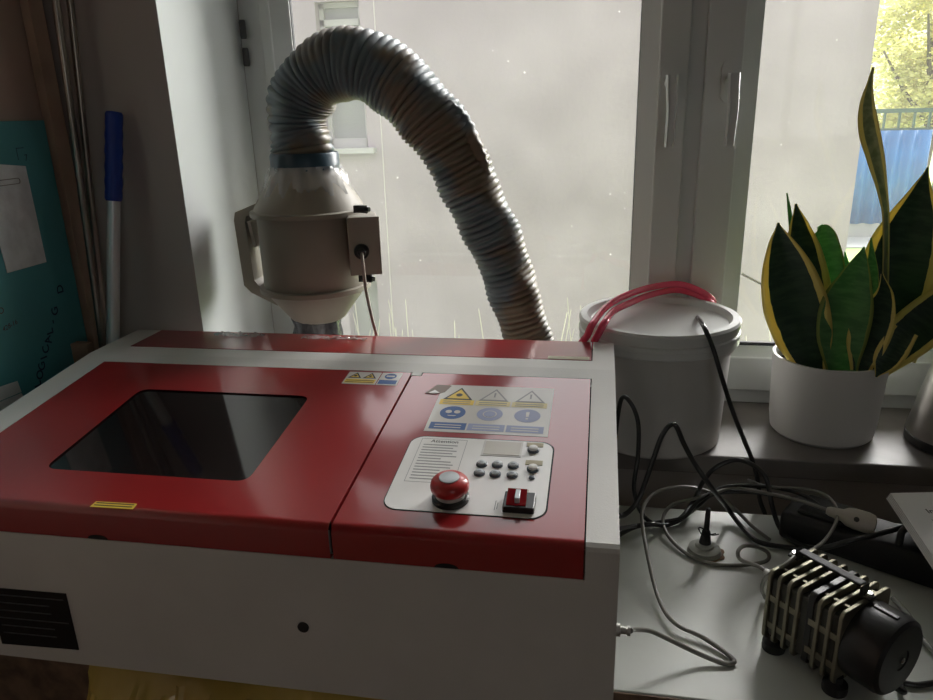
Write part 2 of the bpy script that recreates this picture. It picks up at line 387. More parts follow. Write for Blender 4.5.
def handle(px, py, px2, py2):
    a = onY(px, py, YW-.05); b = onY(px2, py2, YW-.05); ya = YW-.012
    bm = NB(); cz = a.z-.012
    T = lambda x, z, h: (x, ya-h, z)
    poly(bm, rrect(a.x-.015, a.x+.015, cz-.035, cz+.035, .0149, 8), .010, T)
    bmesh.ops.recalc_face_normals(bm, faces=bm.faces[:])
    h = obj('handle', bm, PVC, w, 30)
    bm = NB(); lathe(bm, [(.010, 0), (.009, .036)], (a.x, ya-.008, a.z-.012), (0, -1, 0), 20)
    L = [Vector((a.x, ya-.045, a.z)), Vector((a.x+.001, ya-.048, a.z-.03)), Vector((b.x+.001, ya-.046, (a.z+b.z)/2)), Vector((b.x, ya-.042, b.z))]
    P = catmull(L, 6); hw = lambda t: .0105-.0022*t
    prev = None
    for i, p in enumerate(P):
        t = i/(len(P)-1); q = hw(t)
        ring = [bm.verts.new((p.x+dx*q, p.y+dy, p.z)) for dx, dy in ((-1, .005), (-.68, -.006), (-.45, -.002), (.45, -.002), (.68, -.006), (1, .005), (.7, .010), (-.7, .010))]
        if prev:
            for k in range(8): bm.faces.new((prev[k], prev[(k+1) % 8], ring[(k+1) % 8], ring[k]))
        else: bm.faces.new(ring)
        prev = ring
    bm.faces.new(prev); bmesh.ops.recalc_face_normals(bm, faces=bm.faces[:])
    obj('lever', bm, PVC, h, 50)
handle(672, 75, 669, 147); handle(734, 73, 729, 146)
for zz in (.505, .457):
    bm = NB(); lathe(bm, [(.005, 0), (.006, .004), (.006, .028), (.005, .032)], (-.6895, YW-.009, zz-.016), (0, 0, 1), 14)
    obj('hinge', bm, mat('hinge_grey', (.10, .10, .10), .5), w, 30)

w2 = thing('added_fill_window', (1, YF-.06, .1), kind='structure'); bm = NB()  # unseen window added behind the camera to let in soft fill light
for a in ((.6, .66, .1, 1.0), (1.34, 1.4, .1, 1.0), (.66, 1.34, .1, .16), (.66, 1.34, .94, 1.0), (.98, 1.02, .16, .94)): box(bm, a[0], a[1], YF-.09, YF-.03, a[2], a[3])
obj('frame', bm, PVC, w2)

# ================================================================== OUTSIDE
GZ = -1.65
bm = NB(); box(bm, -14, 30, .62, 45, GZ-.2, GZ); obj('lawn_ground', bm, GRASS, kind='structure')
bm = NB(); box(bm, 1.2, 30, 10.1, 11.2, GZ, GZ+.02); obj('path', bm, PATH, kind='structure')
nb = thing('neighbouring_building', (-2, 4.0, GZ), 'pale plastered building standing close outside the window', 'building')
NX = 1.535
bm = NB(); wx0, wx1, wz0, wz1 = -1.90, -1.60, .13, 1.05; lx0, lx1, lz0, lz1 = -1.83, -1.60, -1.3, -.80; TOPZ = 1.7
def nbx(a, b, c, d): box(bm, a, b, 4.0, 7.0, c, d)
nbx(-9, wx0, GZ, TOPZ); nbx(wx1, NX, GZ, TOPZ); nbx(wx0, wx1, wz1, TOPZ); nbx(wx0, lx0, GZ, wz0); nbx(lx0, wx1, lz1, wz0); nbx(lx0, lx1, GZ, lz0)
obj('wall', bm, NBWALL, nb)
bm = NB(); box(bm, wx0, wx1, 4.10, 4.14, wz0, wz1, mi=0)
f = obj('window', bm, NBGLASS, nb)
bm = NB(); zt = .93
for a in ((wx0, wx0+.03, wz0, wz1), (wx1-.03, wx1, wz0, wz1), (wx0, wx1, wz0, wz0+.06), (wx0, wx1, zt-.02, zt+.02), (wx0, wx1, wz1-.03, wz1)): box(bm, a[0], a[1], 4.07, 4.11, a[2], a[3])
obj('window_frame', bm, NBFRAME, f)
bm = NB(); box(bm, wx0-.02, wx1+.06, 3.93, 4.02, wz0-.035, wz0); obj('window_ledge', bm, NBFRAME, nb)
bm = NB(); box(bm, lx0, lx1, 4.10, 4.14, lz0, lz1); obj('window', bm, NBGLASS, nb)
bm = NB(); box(bm, -1.502, -1.494, 3.997, 4.01, GZ, TOPZ); obj('joint_strip', bm, mat('joint', (.36, .34, .33), .9), nb)
bm = NB(); box(bm, -9.2, NX+.1, 3.85, 7.2, TOPZ, TOPZ+.08); obj('roof', bm, NBFRAME, nb)
# dry weeds along the wall's foot
bm = NB()
for i in range(130):
    x = random.uniform(-2.2, 1.5); y = random.uniform(3.0, 3.9); h = random.uniform(.25, .75)*(1 if random.random() < .7 else 1.2); l = random.uniform(-.12, .12)
    sweep(bm, [Vector((x, y, GZ)), Vector((x+l*.3, y, GZ+h*.5)), Vector((x+l, y+.02, GZ+h))], .0035, 4)
tag(obj('dry_grass', bm, mat('straw', (.34, .32, .27), .8)), 'dry grass stalks along the foot of the pale building', 'grass', kind='stuff')
# fence
fe = thing('garden_fence', (6, 11.0, GZ), 'dark metal railing fence backed with blue sheeting beyond the lawn', 'fence')
zt = .19; zb = -1.5
bm = NB()
for i in range(120):
    x = 1.8+i*.2
    if x > 8: break
    box(bm, x, x+.03, 11.0, 11.03, zb, zt)
box(bm, 1.8, 8.2, 10.99, 11.03, zt-.03, zt+.03); box(bm, 1.8, 8.2, 10.99, 11.03, -.10, -.05)
obj('railing', bm, FENG, fe)
bm = NB(); n = 160; x0, x1 = 1.8, 4.66
pv = None
for i in range(n+1):
    x = x0+(x1-x0)*i/n; y = 10.95+.03*math.sin(x*31)
    q = [bm.verts.new((x, y, -1.425)), bm.verts.new((x, y, -.08)), bm.verts.new((x, y+.006, -.08)), bm.verts.new((x, y+.006, -1.425))]
    if pv:
        for k in range(4): bm.faces.new((pv[k], q[k], q[(k+1) % 4], pv[(k+1) % 4]))
    pv = q
obj('blue_sheeting', bm, FENB, fe, 60)
for x in (2.2, 3.6, 5.0, 6.4):
    bm = NB(); box(bm, x, x+.06, 11.03, 11.09, GZ, zt+.05); obj('post', bm, FENG, fe)
bm = NB(); box(bm, 1.8, 8.2, 10.97, 11.10, GZ, -1.42); obj('plinth', bm, PATH, fe)
# trees
def tree(x, y, h, r, n, m, label, seed):
    rnd = random.Random(seed)
    t = thing('garden_tree', (x, y, GZ), label, 'tree', 'trees beyond the fence')
    bm = NB(); sweep(bm, [Vector((x, y, GZ)), Vector((x+.1, y, GZ+h*.3)), Vector((x-.1, y+.1, GZ+h*.8))], lambda i, k: .12-.035*i, 8)
    for k in range(7):
        a = rnd.uniform(0, 2*PI); z = GZ+h*rnd.uniform(.25, .6)
        sweep(bm, [Vector((x, y, z)), Vector((x+math.cos(a)*r*.4, y+math.sin(a)*r*.4, z+h*.12)), Vector((x+math.cos(a)*r*.8, y+math.sin(a)*r*.8, z+h*.28))], lambda i, k: .05-.018*i, 6)
    obj('trunk', bm, BARK, t, 40)
    bm = NB(); cl = [(rnd.gauss(0, r*.45), rnd.gauss(0, r*.45), rnd.uniform(.22, 1)*h) for _ in range(26)]
    for i in range(n):
        c = rnd.choice(cl); p = Vector((x+c[0]+rnd.gauss(0, r*.2), y+c[1]+rnd.gauss(0, r*.2), GZ+c[2]+rnd.gauss(0, r*.17)))
        a = Vector((rnd.gauss(0, 1), rnd.gauss(0, 1), rnd.gauss(0, 1))).normalized(); u, v, _ = frame_of(a); s = rnd.uniform(.03, .06)
        bm.faces.new([bm.verts.new(p+u*s), bm.verts.new(p+v*s*.6), bm.verts.new(p-u*s), bm.verts.new(p-v*s*.6)])
    obj('foliage', bm, m, t)
tree(5.3, 12.9, 4.0, 1.0, 10000, TREEG, 'light green tree rising just behind the blue sheeted fence', 1)
tree(8.3, 16.5, 6.8, 1.7, 26000, TREEY, 'yellow autumn tree behind the fence at the upper corner of the pane', 2)
tree(7.0, 22.5, 6.5, 2.2, 22000, TREEG, 'hazy green tree farthest beyond the fence, next to the pale building', 3)

# ================================================================== DESK
dk = thing('desk', (.2, -.13, ZF), 'worn white desk top carrying the laser cutter and the air pump', 'desk')
DZ = -.25
bm = NB(); box(bm, -.83, 1.25, -.33, .065, DZ-.028, DZ, .0015); obj('tabletop', bm, DESKM, dk)
bm = NB(); box(bm, -.832, 1.252, -.3325, -.3303, DZ-.027, DZ-.0015, .0005); obj('edge_band', bm, DESKE, dk, label='brown bare edge band')
bm = NB(); box(bm, -.82, 1.2, -.322, -.306, DZ-.20, DZ-.028); obj('apron', bm, DESKE, dk)
for x in (-.80, .6, 1.2):
    bm = NB(); box(bm, x, x+.022, -.31, .055, ZF, DZ-.028); obj('side_panel', bm, DESKE, dk)

# ================================================================== LASER CUTTER
TH = math.atan(.0397/.3816); ST, CT = math.sin(TH), math.cos(TH); SL = math.tan(TH)
def S(x, y, h=0): return (x, y-ST*h, SL*y+CT*h)
W, YFR, YRR, BOT = .82, -.3816, .128, -.2485
lc = thing('laser_cutter', (-W/2, -.13, BOT), 'long white and red laser cutting machine with sloping lid and control panel', 'machine')
xi0, xi1 = -W+.0438, -.0315; xs = -.2839; lip = .0375; G = .0016
# body: rims at full height, lower tray under the red lids
bm = NB()
rd = .006
def prof(d):   # side profile lowered by d on top
    z1 = SL*YFR
    return [(YRR, BOT), (YRR, -d), (0, -d), (YFR+d+rd*(0 if d else 1), z1-d+(SL*rd if not d else 0)), (YFR+d+(0 if d else rd*.25), z1-d-(0 if d else rd*.3)), (YFR+d, z1-d-rd), (YFR+d, BOT)]
prismX(bm, prof(0), -W, xi0); prismX(bm, prof(0), xi1, 0)
prismX(bm, prof(.012), xi0, xi1)
# white cross strip between the lids, and front wall below the lip
prismX(bm, [(-.0297, -.012), (-.0297, SL*-.0297), (0, 0), (.036, 0), (.036, -.012)], xi0, xi1)
prismX(bm, [(YFR, BOT), (YFR, SL*YFR-lip), (YFR+.02, SL*YFR-lip), (YFR+.02, BOT)], xi0, xi1)
# notch tab
add_pts_box(bm, [S(-.284, -.040, -.01), S(-.270, -.040, -.01), S(-.270, -.028, -.01), S(-.284, -.028, -.01), S(-.284, -.040, .0002), S(-.270, -.040, .0002), S(-.270, -.028, .0002), S(-.284, -.028, .0002)])
body = obj('body', bm, WHITE_PAINT, lc)
bm = NB(); prismX(bm, [(.037, -.0118), (.037, -.0117), (.127, -.0117), (.127, -.0118)], xi0+.0002, xi1-.0002)
prismX(bm, [(YFR+.0122, SL*YFR-.0118), (-.030, -.0149), (-.030, -.0148), (YFR+.0122, SL*YFR-.0117)], xi0+.0002, xi1-.0002)
box(bm, xs-.004, xs+.004, YFR+.0100, YFR+.0116, SL*YFR-lip+.001, SL*YFR-.008)
obj('gap_shade', bm, GAP, lc)  # black sheets added over the white tray so the lid gaps look shaded
# rear lid
bm = NB(); prismX(bm, [(.036+G, -.010), (.036+G, .0003), (YRR-.001, .0003), (YRR+.0012, -.001), (YRR+.0012, -.03), (YRR+.0002, -.03), (YRR+.0002, -.010)], xi0+G, xi1-G)
rear = obj('rear_lid', bm, RED, lc)
bm = NB(); box(bm, -.0965, -.036, .0385, .051, .0004, .0008); obj('tape_strip', bm, TAN, rear)
def lid(name, x0, x1, hole=None, tab=None):
    bm = NB(); yb_, R_ = -.0297-G, .009
    pts = [(x0, yb_), (x0, YFR+R_), (x1, YFR+R_), (x1, yb_)]
    if tab: pts = [(x0, yb_-.0105), (x0, YFR+R_), (x1, YFR+R_), (x1, yb_), (tab, yb_), (tab, yb_-.0105)]
    ov = [bm.verts.new(S(x, y, .0003)) for x, y in pts]; es = [bm.edges.new((ov[i], ov[(i+1) % len(ov)])) for i in range(len(ov))]
    if hole:
        hv = [bm.verts.new(S(x, y, .0003)) for x, y in hole]; es += [bm.edges.new((hv[i], hv[(i+1) % len(hv)])) for i in range(len(hv))]
    bmesh.ops.triangle_fill(bm, use_beauty=True, edges=es)
    # rounded bend and lip
    prev = [S(x0, YFR+R_, .0003), S(x1, YFR+R_, .0003)]
    cy, cz = YFR+R_, SL*(YFR+R_)+.0003-R_
    rows = [prev]
    for i in range(1, 9):
        a = (PI/2-TH)*1+0; t = PI/2+TH+( PI-(PI/2+TH))*i/8
        rows.append([(x0, cy+R_*math.cos(t), cz+R_*math.sin(t)), (x1, cy+R_*math.cos(t), cz+R_*math.sin(t))])
    rows.append([(x0, YFR, SL*YFR-lip+.0006), (x1, YFR, SL*YFR-lip+.0006)])
    rows.append([(x0, YFR+.008, SL*YFR-lip+.0006), (x1, YFR+.008, SL*YFR-lip+.0006)])
    rv = [[bm.verts.new(p) for p in r] for r in rows]
    for A, B in zip(rv, rv[1:]): bm.faces.new((A[0], A[1], B[1], B[0]))
    # side returns so the edges have depth
    for k, x in ((0, x0), (1, x1)):
        bm.faces.new([bm.verts.new(p) for p in (S(x, yb_-(.0105 if tab and k == 0 else 0), .0003), S(x, YFR+R_, .0003), S(x, YFR+R_, -.009), S(x, yb_, -.009))])
    bmesh.ops.remove_doubles(bm, verts=bm.verts[:], dist=.00005)
    bmesh.ops.recalc_face_normals(bm, faces=bm.faces[:])
    up = [f for f in bm.faces if f.calc_area() > 1e-4 and abs(f.normal.z) > .9]
    return obj(name, bm, RED, lc, 40)
# viewing window in the lid: slightly trapezoid rounded opening
def trr(pts, r, n=6):
    out = []; k = len(pts)
    for i in range(k):
        p = Vector(pts[i]); a = (Vector(pts[i-1])-p).normalized(); b = (Vector(pts[(i+1) % k])-p).normalized()
        A, B = p+a*r, p+b*r
        for j in range(n+1):
            t = j/n; q = A*(1-t)**2+p*2*t*(1-t)+B*t*t; out.append((q.x, q.y))
    return out
HOLE = trr([(-.407, -.114), (-.659, -.114), (-.657, -.316), (-.403, -.316)], .016)
front = lid('front_lid', xi0+G, xs-G, HOLE)
bm = NB(); h2 = trr([(-.399, -.106), (-.667, -.106), (-.667, -.324), (-.395, -.324)], .02)
poly(bm, h2, .002, lambda x, y, h: S(x, y, -.0035+h)); obj('viewing_window', bm, ACRYL, front)
bm = NB(); poly(bm, [(x, y) for x, y in h2], .001, lambda x, y, h: S(x, y, -.0055+h)); obj('window_backing', bm, GAP, front)
# small stickers on the front lid
def tri(cx, cy, s): return [(cx-s*.58, cy-s*.5), (cx+s*.58, cy-s*.5), (cx, cy+s*.5)]
def SH(h): return lambda x, y, z: S(x, y, h+z)
bm = NB()
poly(bm, [(-.376, -.074), (-.328, -.074), (-.328, -.036), (-.376, -.036)], .0003, SH(.0004), 0)
poly(bm, [(-.3265, -.074), (-.297, -.074), (-.297, -.036), (-.3265, -.036)], .0003, SH(.0004), 0)
for cx in (-.363, -.341):
    poly(bm, tri(cx, -.047, .017), .0001, SH(.0008), 1); poly(bm, tri(cx, -.048, .011), .0001, SH(.0009), 2); poly(bm, circ(cx, -.049, .0024), .0001, SH(.001), 1)
poly(bm, [(-.374, -.071), (-.330, -.071), (-.330, -.059), (-.374, -.059)], .0001, SH(.0008), 2)
for k in range(2): poly(bm, [(-.372, -.069+k*.005), (-.332, -.069+k*.005), (-.332, -.0675+k*.005), (-.372, -.0675+k*.005)], .0001, SH(.0009), 1)
poly(bm, circ(-.312, -.047, .0085), .0001, SH(.0008), 3); poly(bm, [(-.318, -.049), (-.306, -.049), (-.306, -.045), (-.318, -.045)], .0001, SH(.0009), 0)
poly(bm, [(-.325, -.071), (-.299, -.071), (-.299, -.059), (-.325, -.059)], .0001, SH(.0008), 3)
obj('warning_sticker', bm, [STICK, INK, YEL, BLU], front)
bm = NB(); poly(bm, [(-.552, -.379), (-.502, -.378), (-.503, -.3685), (-.551, -.3695)], .0003, SH(.0006), 0)
for k in range(2): poly(bm, [(-.549, -.3765+k*.004), (-.505, -.3756+k*.004), (-.505, -.3742+k*.004), (-.549, -.3751+k*.004)], .0001, SH(.001), 1)
obj('warning_strip', bm, [YEL, INK], front)
def slot(x, par):
    bm = NB(); pts = [(x+.012*math.cos(PI*i/10), .005*math.sin(PI*i/10)) for i in range(11)]
    poly(bm, pts, .0006, lambda a, b, h: (a, YFR-.0002-h, SL*YFR-lip+.0012+b)); obj('finger_notch', bm, GAP, par)
slot(-.548, front)
cp = lid('panel_cover', xs+G, xi1-G, None, tab=-.2685)
slot(-.166, cp)
# big sticker
bm = NB(); sx = lambda u: -.2315+u*.151; sy = lambda v: -.190+v*.1245
def sp(u, v): return (sx(u), sy(v))
def q4(u0, u1, v0, v1, h, mi): poly(bm, [sp(u0, v0), sp(u1, v0), sp(u1, v1), sp(u0, v1)], .0001, SH(h), mi)
poly(bm, [sp(0, 0), sp(1, 0), sp(1, 1), sp(.07, 1), sp(0, .86)], .0003, SH(.0004), 0)
for i, (yc, bc) in enumerate(((2, 3), (4, 5), (4, 5))):  # second and third columns use paler yellow and blue than the first
    u = .18+.315*i
    cx, cy = sp(u, .80)
    poly(bm, tri(cx, cy, .034), .0001, SH(.0008), 1 if i == 0 else 6); poly(bm, tri(cx, cy-.001, .026), .0001, SH(.0009), yc if i == 0 else 0)
    if i == 0: poly(bm, circ(cx, cy-.004, .0045, 8), .0001, SH(.001), 1)
    else: poly(bm, [(cx-.001, cy-.007), (cx+.001, cy-.007), (cx+.0013, cy+.005), (cx-.0013, cy+.005)], .0001, SH(.001), 6)
    q4(u-.15, u+.15, .555, .66, .0008, yc)
    for k in range(2): q4(u-.12, u+.12, .575+.04*k, .588+.04*k, .0009, 6)
    cx, cy = sp(u, .385); poly(bm, circ(cx, cy, .0165), .0001, SH(.0008), bc)
    if i == 0:
        poly(bm, circ(cx-.0055, cy+.002, .0042, 12), .0001, SH(.0009), 0); poly(bm, circ(cx+.0055, cy+.002, .0042, 12), .0001, SH(.0009), 0); poly(bm, [(cx-.006, cy-.007), (cx+.006, cy-.007), (cx+.004, cy-.009), (cx-.004, cy-.009)][::-1], .0001, SH(.0009), 0)
    elif i == 2: poly(bm, [(cx-.0016, cy-.003), (cx+.0016, cy-.003), (cx+.0022, cy+.009), (cx-.0022, cy+.009)], .0001, SH(.0009), 0); poly(bm, circ(cx, cy-.008, .0018, 8), .0001, SH(.0009), 0)
    else: poly(bm, circ(cx, cy, .009), .0001, SH(.0009), 0); poly(bm, circ(cx, cy, .0075), .0001, SH(.001), bc)
    q4(u-.15, u+.15, .05, .18, .0008, bc)
    for k in range(2): q4(u-.11, u+.11, .08+.045*k, .095+.045*k, .0009, 0)
obj('safety_sticker', bm, [STICK, INK, YEL, BLU, PALEYEL, PALEBLU, GREYINK], cp, label='silver sticker with warning triangles and blue circles')
bm = NB(); poly(bm, [(-.252, -.093), (-.240, -.067), (-.2195, -.069), (-.2255, -.088), (-.238, -.095)], .0002, SH(.0009), 0); poly(bm, [(-.247, -.092), (-.240, -.083), (-.232, -.091)], .0001, SH(.0012), 1)
obj('torn_sticker', bm, [mat('sticker_brown', (.22, .16, .13), .4), PLATE], cp)
# white control plate (sunk a little in a dark cut-out)
bm = NB(); poly(bm, rrect(-.2415, -.0708, -.3480, -.2015, .0175), .0003, SH(.0004)); obj('plate_border', bm, GAP, cp)
bm = NB(); pr = rrect(-.2405, -.0725, -.347, -.2035, .017); poly(bm, pr, .0006, SH(.0006), 0)
def L4(x0, x1, y0, y1, h, mi, sk=0): poly(bm, [(x0, y0), (x1, y0), (x1+sk, y1), (x0+sk, y1)], .0001, SH(h), mi)
for a in ((-.2285, -.1735, -.2085, -.208), (-.2285, -.1735, -.2975, -.297), (-.2285, -.228, -.2975, -.208), (-.1740, -.1735, -.2975, -.208)): L4(*a, .0012, 1)
rr = random.Random(3); yy = -.2205
for k in range(13):
    ln = rr.uniform(.55, 1) if k % 2 else rr.uniform(.85, 1)
    L4(-.224, -.224+.046*ln, yy-.0018, yy, .0012, 1); yy -= .0058
text(bm, 'Attention', .0085, lambda x, y: S(-.200+x, -.2135+y, .0014), .0001, 2)
L4(-.1245, -.1237, -.338, -.322, .0012, 1); L4(-.1222, -.1214, -.336, -.325, .0012, 1)
plate = obj('control_plate', bm, [PLATE, GREYINK, INK], cp)
bm = NB(); box(bm, -.1535, -.1075, -.2385, -.2055, .0012, .0016, T=S); obj('display_frame', bm, STICK, plate)
bm = NB(); box(bm, -.151, -.1095, -.236, -.208, .0016, .0020, T=S); obj('display', bm, LCD, plate)
def slathe(bm, x, y, prof, h0=0, n=24, mi=0): lathe(bm, prof, Vector(S(x, y, h0)), (0, -ST, CT), n, mi)
bm = NB(); slathe(bm, -.1415, -.2525, [(.0062, 0), (.0062, .0020), (.0056, .0026)], .001, mi=1)
slathe(bm, -.1415, -.2525, [(.0048, .0026), (.0046, .0036), (.0036, .0041)], .001, mi=0)
bm.free()
pb = None
for (x, y) in ((-.149, -.2575), (-.1315, -.257), (-.1138, -.257), (-.149, -.275), (-.1315, -.2755), (-.1128, -.2755)):
    bm = NB(); slathe(bm, x, y, [(.0063, 0), (.0063, .0018), (.0057, .0024)], .001, mi=1); slathe(bm, x, y+.0003, [(.0049, .0024), (.0047, .0036), (.0036, .0041)], .001, mi=0)
    poly(bm, [(x-.002, y-.0004), (x+.002, y-.0004), (x+.002, y+.0004), (x-.002, y+.0004)], .0001, SH(.0052), 1)
    obj('button', bm, [BTN, BTNRIM], plate, 40)
for (x, y) in ((-.0945, -.2225), (-.0915, -.2615)):
    bm = NB(); slathe(bm, x, y, [(.0068, 0), (.0068, .0022), (.006, .003)], .001, mi=1); slathe(bm, x, y, [(.0055, .003), (.005, .005), (.003, .0057)], .001, mi=0)
    obj('round_button', bm, [PLATE, BTNRIM], plate, 40)
bm = NB(); slathe(bm, -.0915, -.278, [(.0034, 0), (.003, .002), (.0015, .0028)], .001); obj('indicator_light', bm, BTNRIM, plate, 40)
for (x0, x1, y0, y1) in ((-.103, -.084, -.2145, -.2065), (-.101, -.082, -.2525, -.2435), (-.112, -.0925, -.3105, -.3005)):
    bm = NB(); box(bm, x0, x1, y0, y1, .0012, .0018, T=S); obj('label_strip', bm, TAN, plate)
# emergency stop
bm = NB(); ex, ey = -.1715, -.3245
slathe(bm, ex, ey, [(.0195, 0), (.0195, .004), (.018, .0055)], .0012, 36); e = obj('emergency_stop', bm, BLACKP, plate, 40)
bm = NB(); slathe(bm, ex, ey, [(.0155, .0055), (.0155, .0095), (.0135, .011)], .0012, 36); obj('collar', bm, STICK, e, 40)
bm = NB(); slathe(bm, ex, ey, [(.0135, .011), (.0180, .0115), (.0200, .014), (.0203, .018), (.0192, .0222), (.0165, .0250), (.011, .0262), (.0107, .0266)], .0012, 40)
obj('mushroom_head', bm, ESTOP, e, 40)
bm = NB(); slathe(bm, ex, ey, [(.0105, .0264), (.0103, .0274), (.008, .0277)], .0012, 30); obj('cap_label', bm, BTN, e, 40)
# rocker switch
bm = NB(); box(bm, -.1155, -.0835, -.3415, -.3135, .0012, .0085, .0012, T=S); sw = obj('power_switch', bm, BLACKP, plate)
bm = NB()
add_pts_box(bm, [S(-.111, -.338, .0085), S(-.089, -.338, .0085), S(-.089, -.317, .0085), S(-.111, -.317, .0085), S(-.111, -.338, .0095), S(-.089, -.338, .0095), S(-.089, -.317, .0175), S(-.111, -.317, .0175)])
add_pts_box(bm, [S(-.109, -.336, .0098), S(-.104, -.336, .0098), S(-.104, -.318, .0098), S(-.109, -.318, .0098), S(-.109, -.336, .0110), S(-.104, -.336, .0110), S(-.104, -.318, .0200), S(-.109, -.318, .0200)])
bm.free(); bm = NB(); add_pts_box(bm, [S(-.112, -.338, .0085), S(-.092, -.338, .0085), S(-.092, -.318, .0085), S(-.112, -.318, .0085), S(-.112, -.338, .0095), S(-.092, -.338, .0095), S(-.092, -.318, .0150), S(-.112, -.318, .0150)])
obj('rocker', bm, mat('rocker_red', (.32, .012, .018), .12, coat=.8), sw)
bm = NB(); box(bm, -.1035, -.0985, -.336, -.320, .0096, .0160, .0006, T=S); obj('rocker_lens', bm, BTN, sw)
# front plate of data, lock hole
bm = NB(); poly(bm, [(-.705, -.1525), (-.603, -.151), (-.603, -.2275), (-.705, -.231)][::-1], .0008, lambda x, z, h: (x, YFR-h-.0002, z), 0)
zz = -.162
for k in range(6):
    L = .09 if k in (0, 3) else .07
    poly(bm, [(-.698, zz), (-.698+L, zz+.0012), (-.698+L, zz+.0030), (-.698, zz+.0018)], .0001, lambda x, z, h: (x, YFR-h-.0011, z), 1); zz -= .0105
obj('data_plate', bm, [mat('plate_black', (.012, .012, .012), .25), mat('plate_print', (.05, .05, .05), .5)], lc)
bm = NB(); lathe(bm, [(.0062, 0), (.0062, .0015), (.004, .002)], (-.3235, YFR-.0001, -.164), (0, -1, 0), 20); obj('lock', bm, BLACKP, lc, 40)
# side gland for the air line, rear exhaust spigot
GP = onX(622, 630, .006)
bm = NB(); lathe(bm, [(.0065, 0), (.0065, .004), (.0038, .005), (.0038, .010), (.005, .011), (.005, .014)], (0, GP.y, GP.z), (1, 0, 0), 16); obj('air_fitting', bm, ALU, lc, 30)
bm = NB(); box(bm, -.60, -.47, YRR, YRR+.03, -.19, -.07, .003); obj('exhaust_spigot', bm, WHITE_PAINT, lc)

# ================================================================== DUCT FAN
FY = .272; fc = (onY(262, 250, FY)+onY(372, 250, FY))*.5; FX = fc.x-.006
zat = lambda y: onY(318, y, FY).z
fn = thing('duct_fan', (FX, FY, SZ), 'grey inline duct fan standing upright behind the laser cutter', 'fan')
z_cuff0, z_sh, z_fl, z_bf, z_nk = zat(172), zat(203), zat(212), zat(284), zat(318)
DR = .093
bm = NB(); lathe(bm, [(.044, z_nk), (.05, z_nk+.004), (.088, z_bf-.012), (.101, z_bf-.006), (.101, z_bf+.002), (DR-.001, z_bf+.003)], (FX, FY, 0), n=56)
obj('lower_cone', bm, DUCTGREY, fn, 35)
bm = NB(); lathe(bm, [(DR-.002, z_bf+.001), (DR, z_bf+.006), (DR, z_fl-.006), (DR-.002, z_fl)], (FX, FY, 0), n=56); obj('motor_drum', bm, DUCTGREY, fn, 35)
bm = NB(); lathe(bm, [(DR, z_fl-.002), (.104, z_fl-.002), (.104, z_fl+.006), (.098, z_fl+.008), (.094, z_sh), (.062, z_cuff0-.002), (.058, z_cuff0+.006)], (FX, FY, 0), n=56); obj('upper_cone', bm, DUCTGREY, fn, 35)
bm = NB(); lathe(bm, [(.0435, SZ+.004), (.047, SZ+.02), (.045, -.12), (.046, z_nk-.03), (.043, z_nk-.012), (.046, z_nk+.006)], (FX-.005, FY, 0), n=30, rmod=lambda k, i: 1+.05*math.sin(i*2.3+k*2))
obj('taped_neck', bm, mat('neck_tape', (.05, .05, .055), .25, noise=.5, nscale=30, bump=.8, bscale=60, bdist=.004), fn, 50)
bm = NB(); lathe(bm, [(.060, SZ), (.060, SZ+.006), (.048, SZ+.008)], (FX-.005, FY, 0), n=30); obj('base_ring', bm, DUCTGREY, fn, 40)
# mounting bracket on the left
def pl(x, y): return onY(x, y, FY)
cen = Vector((FX, 0, 0))
DR_ = 0; out = [pl(*q) for q in ((268, 199), (240, 211), (239, 219), (249, 283), (256, 290), (282, 303))]
inn = [pl(*q) for q in ((268, 208), (251, 215), (250, 221), (259, 278), (263, 283), (282, 293))]
bm = NB(); hw = .020
for i in range(5):
    a, b, c, d = out[i], out[i+1], inn[i+1], inn[i]
    add_pts_box(bm, [(p.x, FY-hw, p.z) for p in (d, c, b, a)]+[(p.x, FY+hw, p.z) for p in (d, c, b, a)])
bmesh.ops.remove_doubles(bm, verts=bm.verts[:], dist=.0001); bmesh.ops.recalc_face_normals(bm, faces=bm.faces[:])
br = obj('mounting_bracket', bm, DUCTGREY, fn)
bm = NB(); a, b = pl(252, 220), pl(258, 245); add_pts_box(bm, [(a.x, FY-.02, a.z), (a.x+.006, FY-.02, a.z), (b.x+.006, FY-.02, b.z), (b.x, FY-.02, b.z), (a.x, FY+.02, a.z), (a.x+.006, FY+.02, a.z), (b.x+.006, FY+.02, b.z), (b.x, FY+.02, b.z)]); bmesh.ops.recalc_face_normals(bm, faces=bm.faces[:]); obj('bracket_plate', bm, CREAM, br)
# terminal box
ta, tb = onY(345, 216, .215), onY(379, 272, .215)
bm = NB(); c0 = Vector(((ta.x+tb.x)/2, .225, (ta.z+tb.z)/2)); ang = math.radians(20)
def TB(x, y, z):
    return (c0.x+x*math.cos(ang)-y*math.sin(ang), c0.y+x*math.sin(ang)+y*math.cos(ang), c0.z+z)
hx, hz = (tb.x-ta.x)/2-.002, (ta.z-tb.z)/2
box(bm, -hx, hx, -.030, .040, -hz, hz, .004, T=TB, seg=3); tbx = obj('terminal_box', bm, DUCTGREY, fn, 30)
bm = NB(); box(bm, -hx-.002, hx+.002, -.034, -.029, -hz-.001, hz+.001, .0015, T=TB); obj('box_cover', bm, DUCTGREY, tbx)
gp = Vector(TB(-.006, -.034, -.008)); gax = Vector(TB(0, -1, 0))-Vector(TB(0, 0, 0))
bm = NB(); lathe(bm, [(.013, 0), (.0125, .006), (.008, .009), (.006, .016)], gp, gax, 20); obj('cable_grommet', bm, BLACKR, tbx, 40)
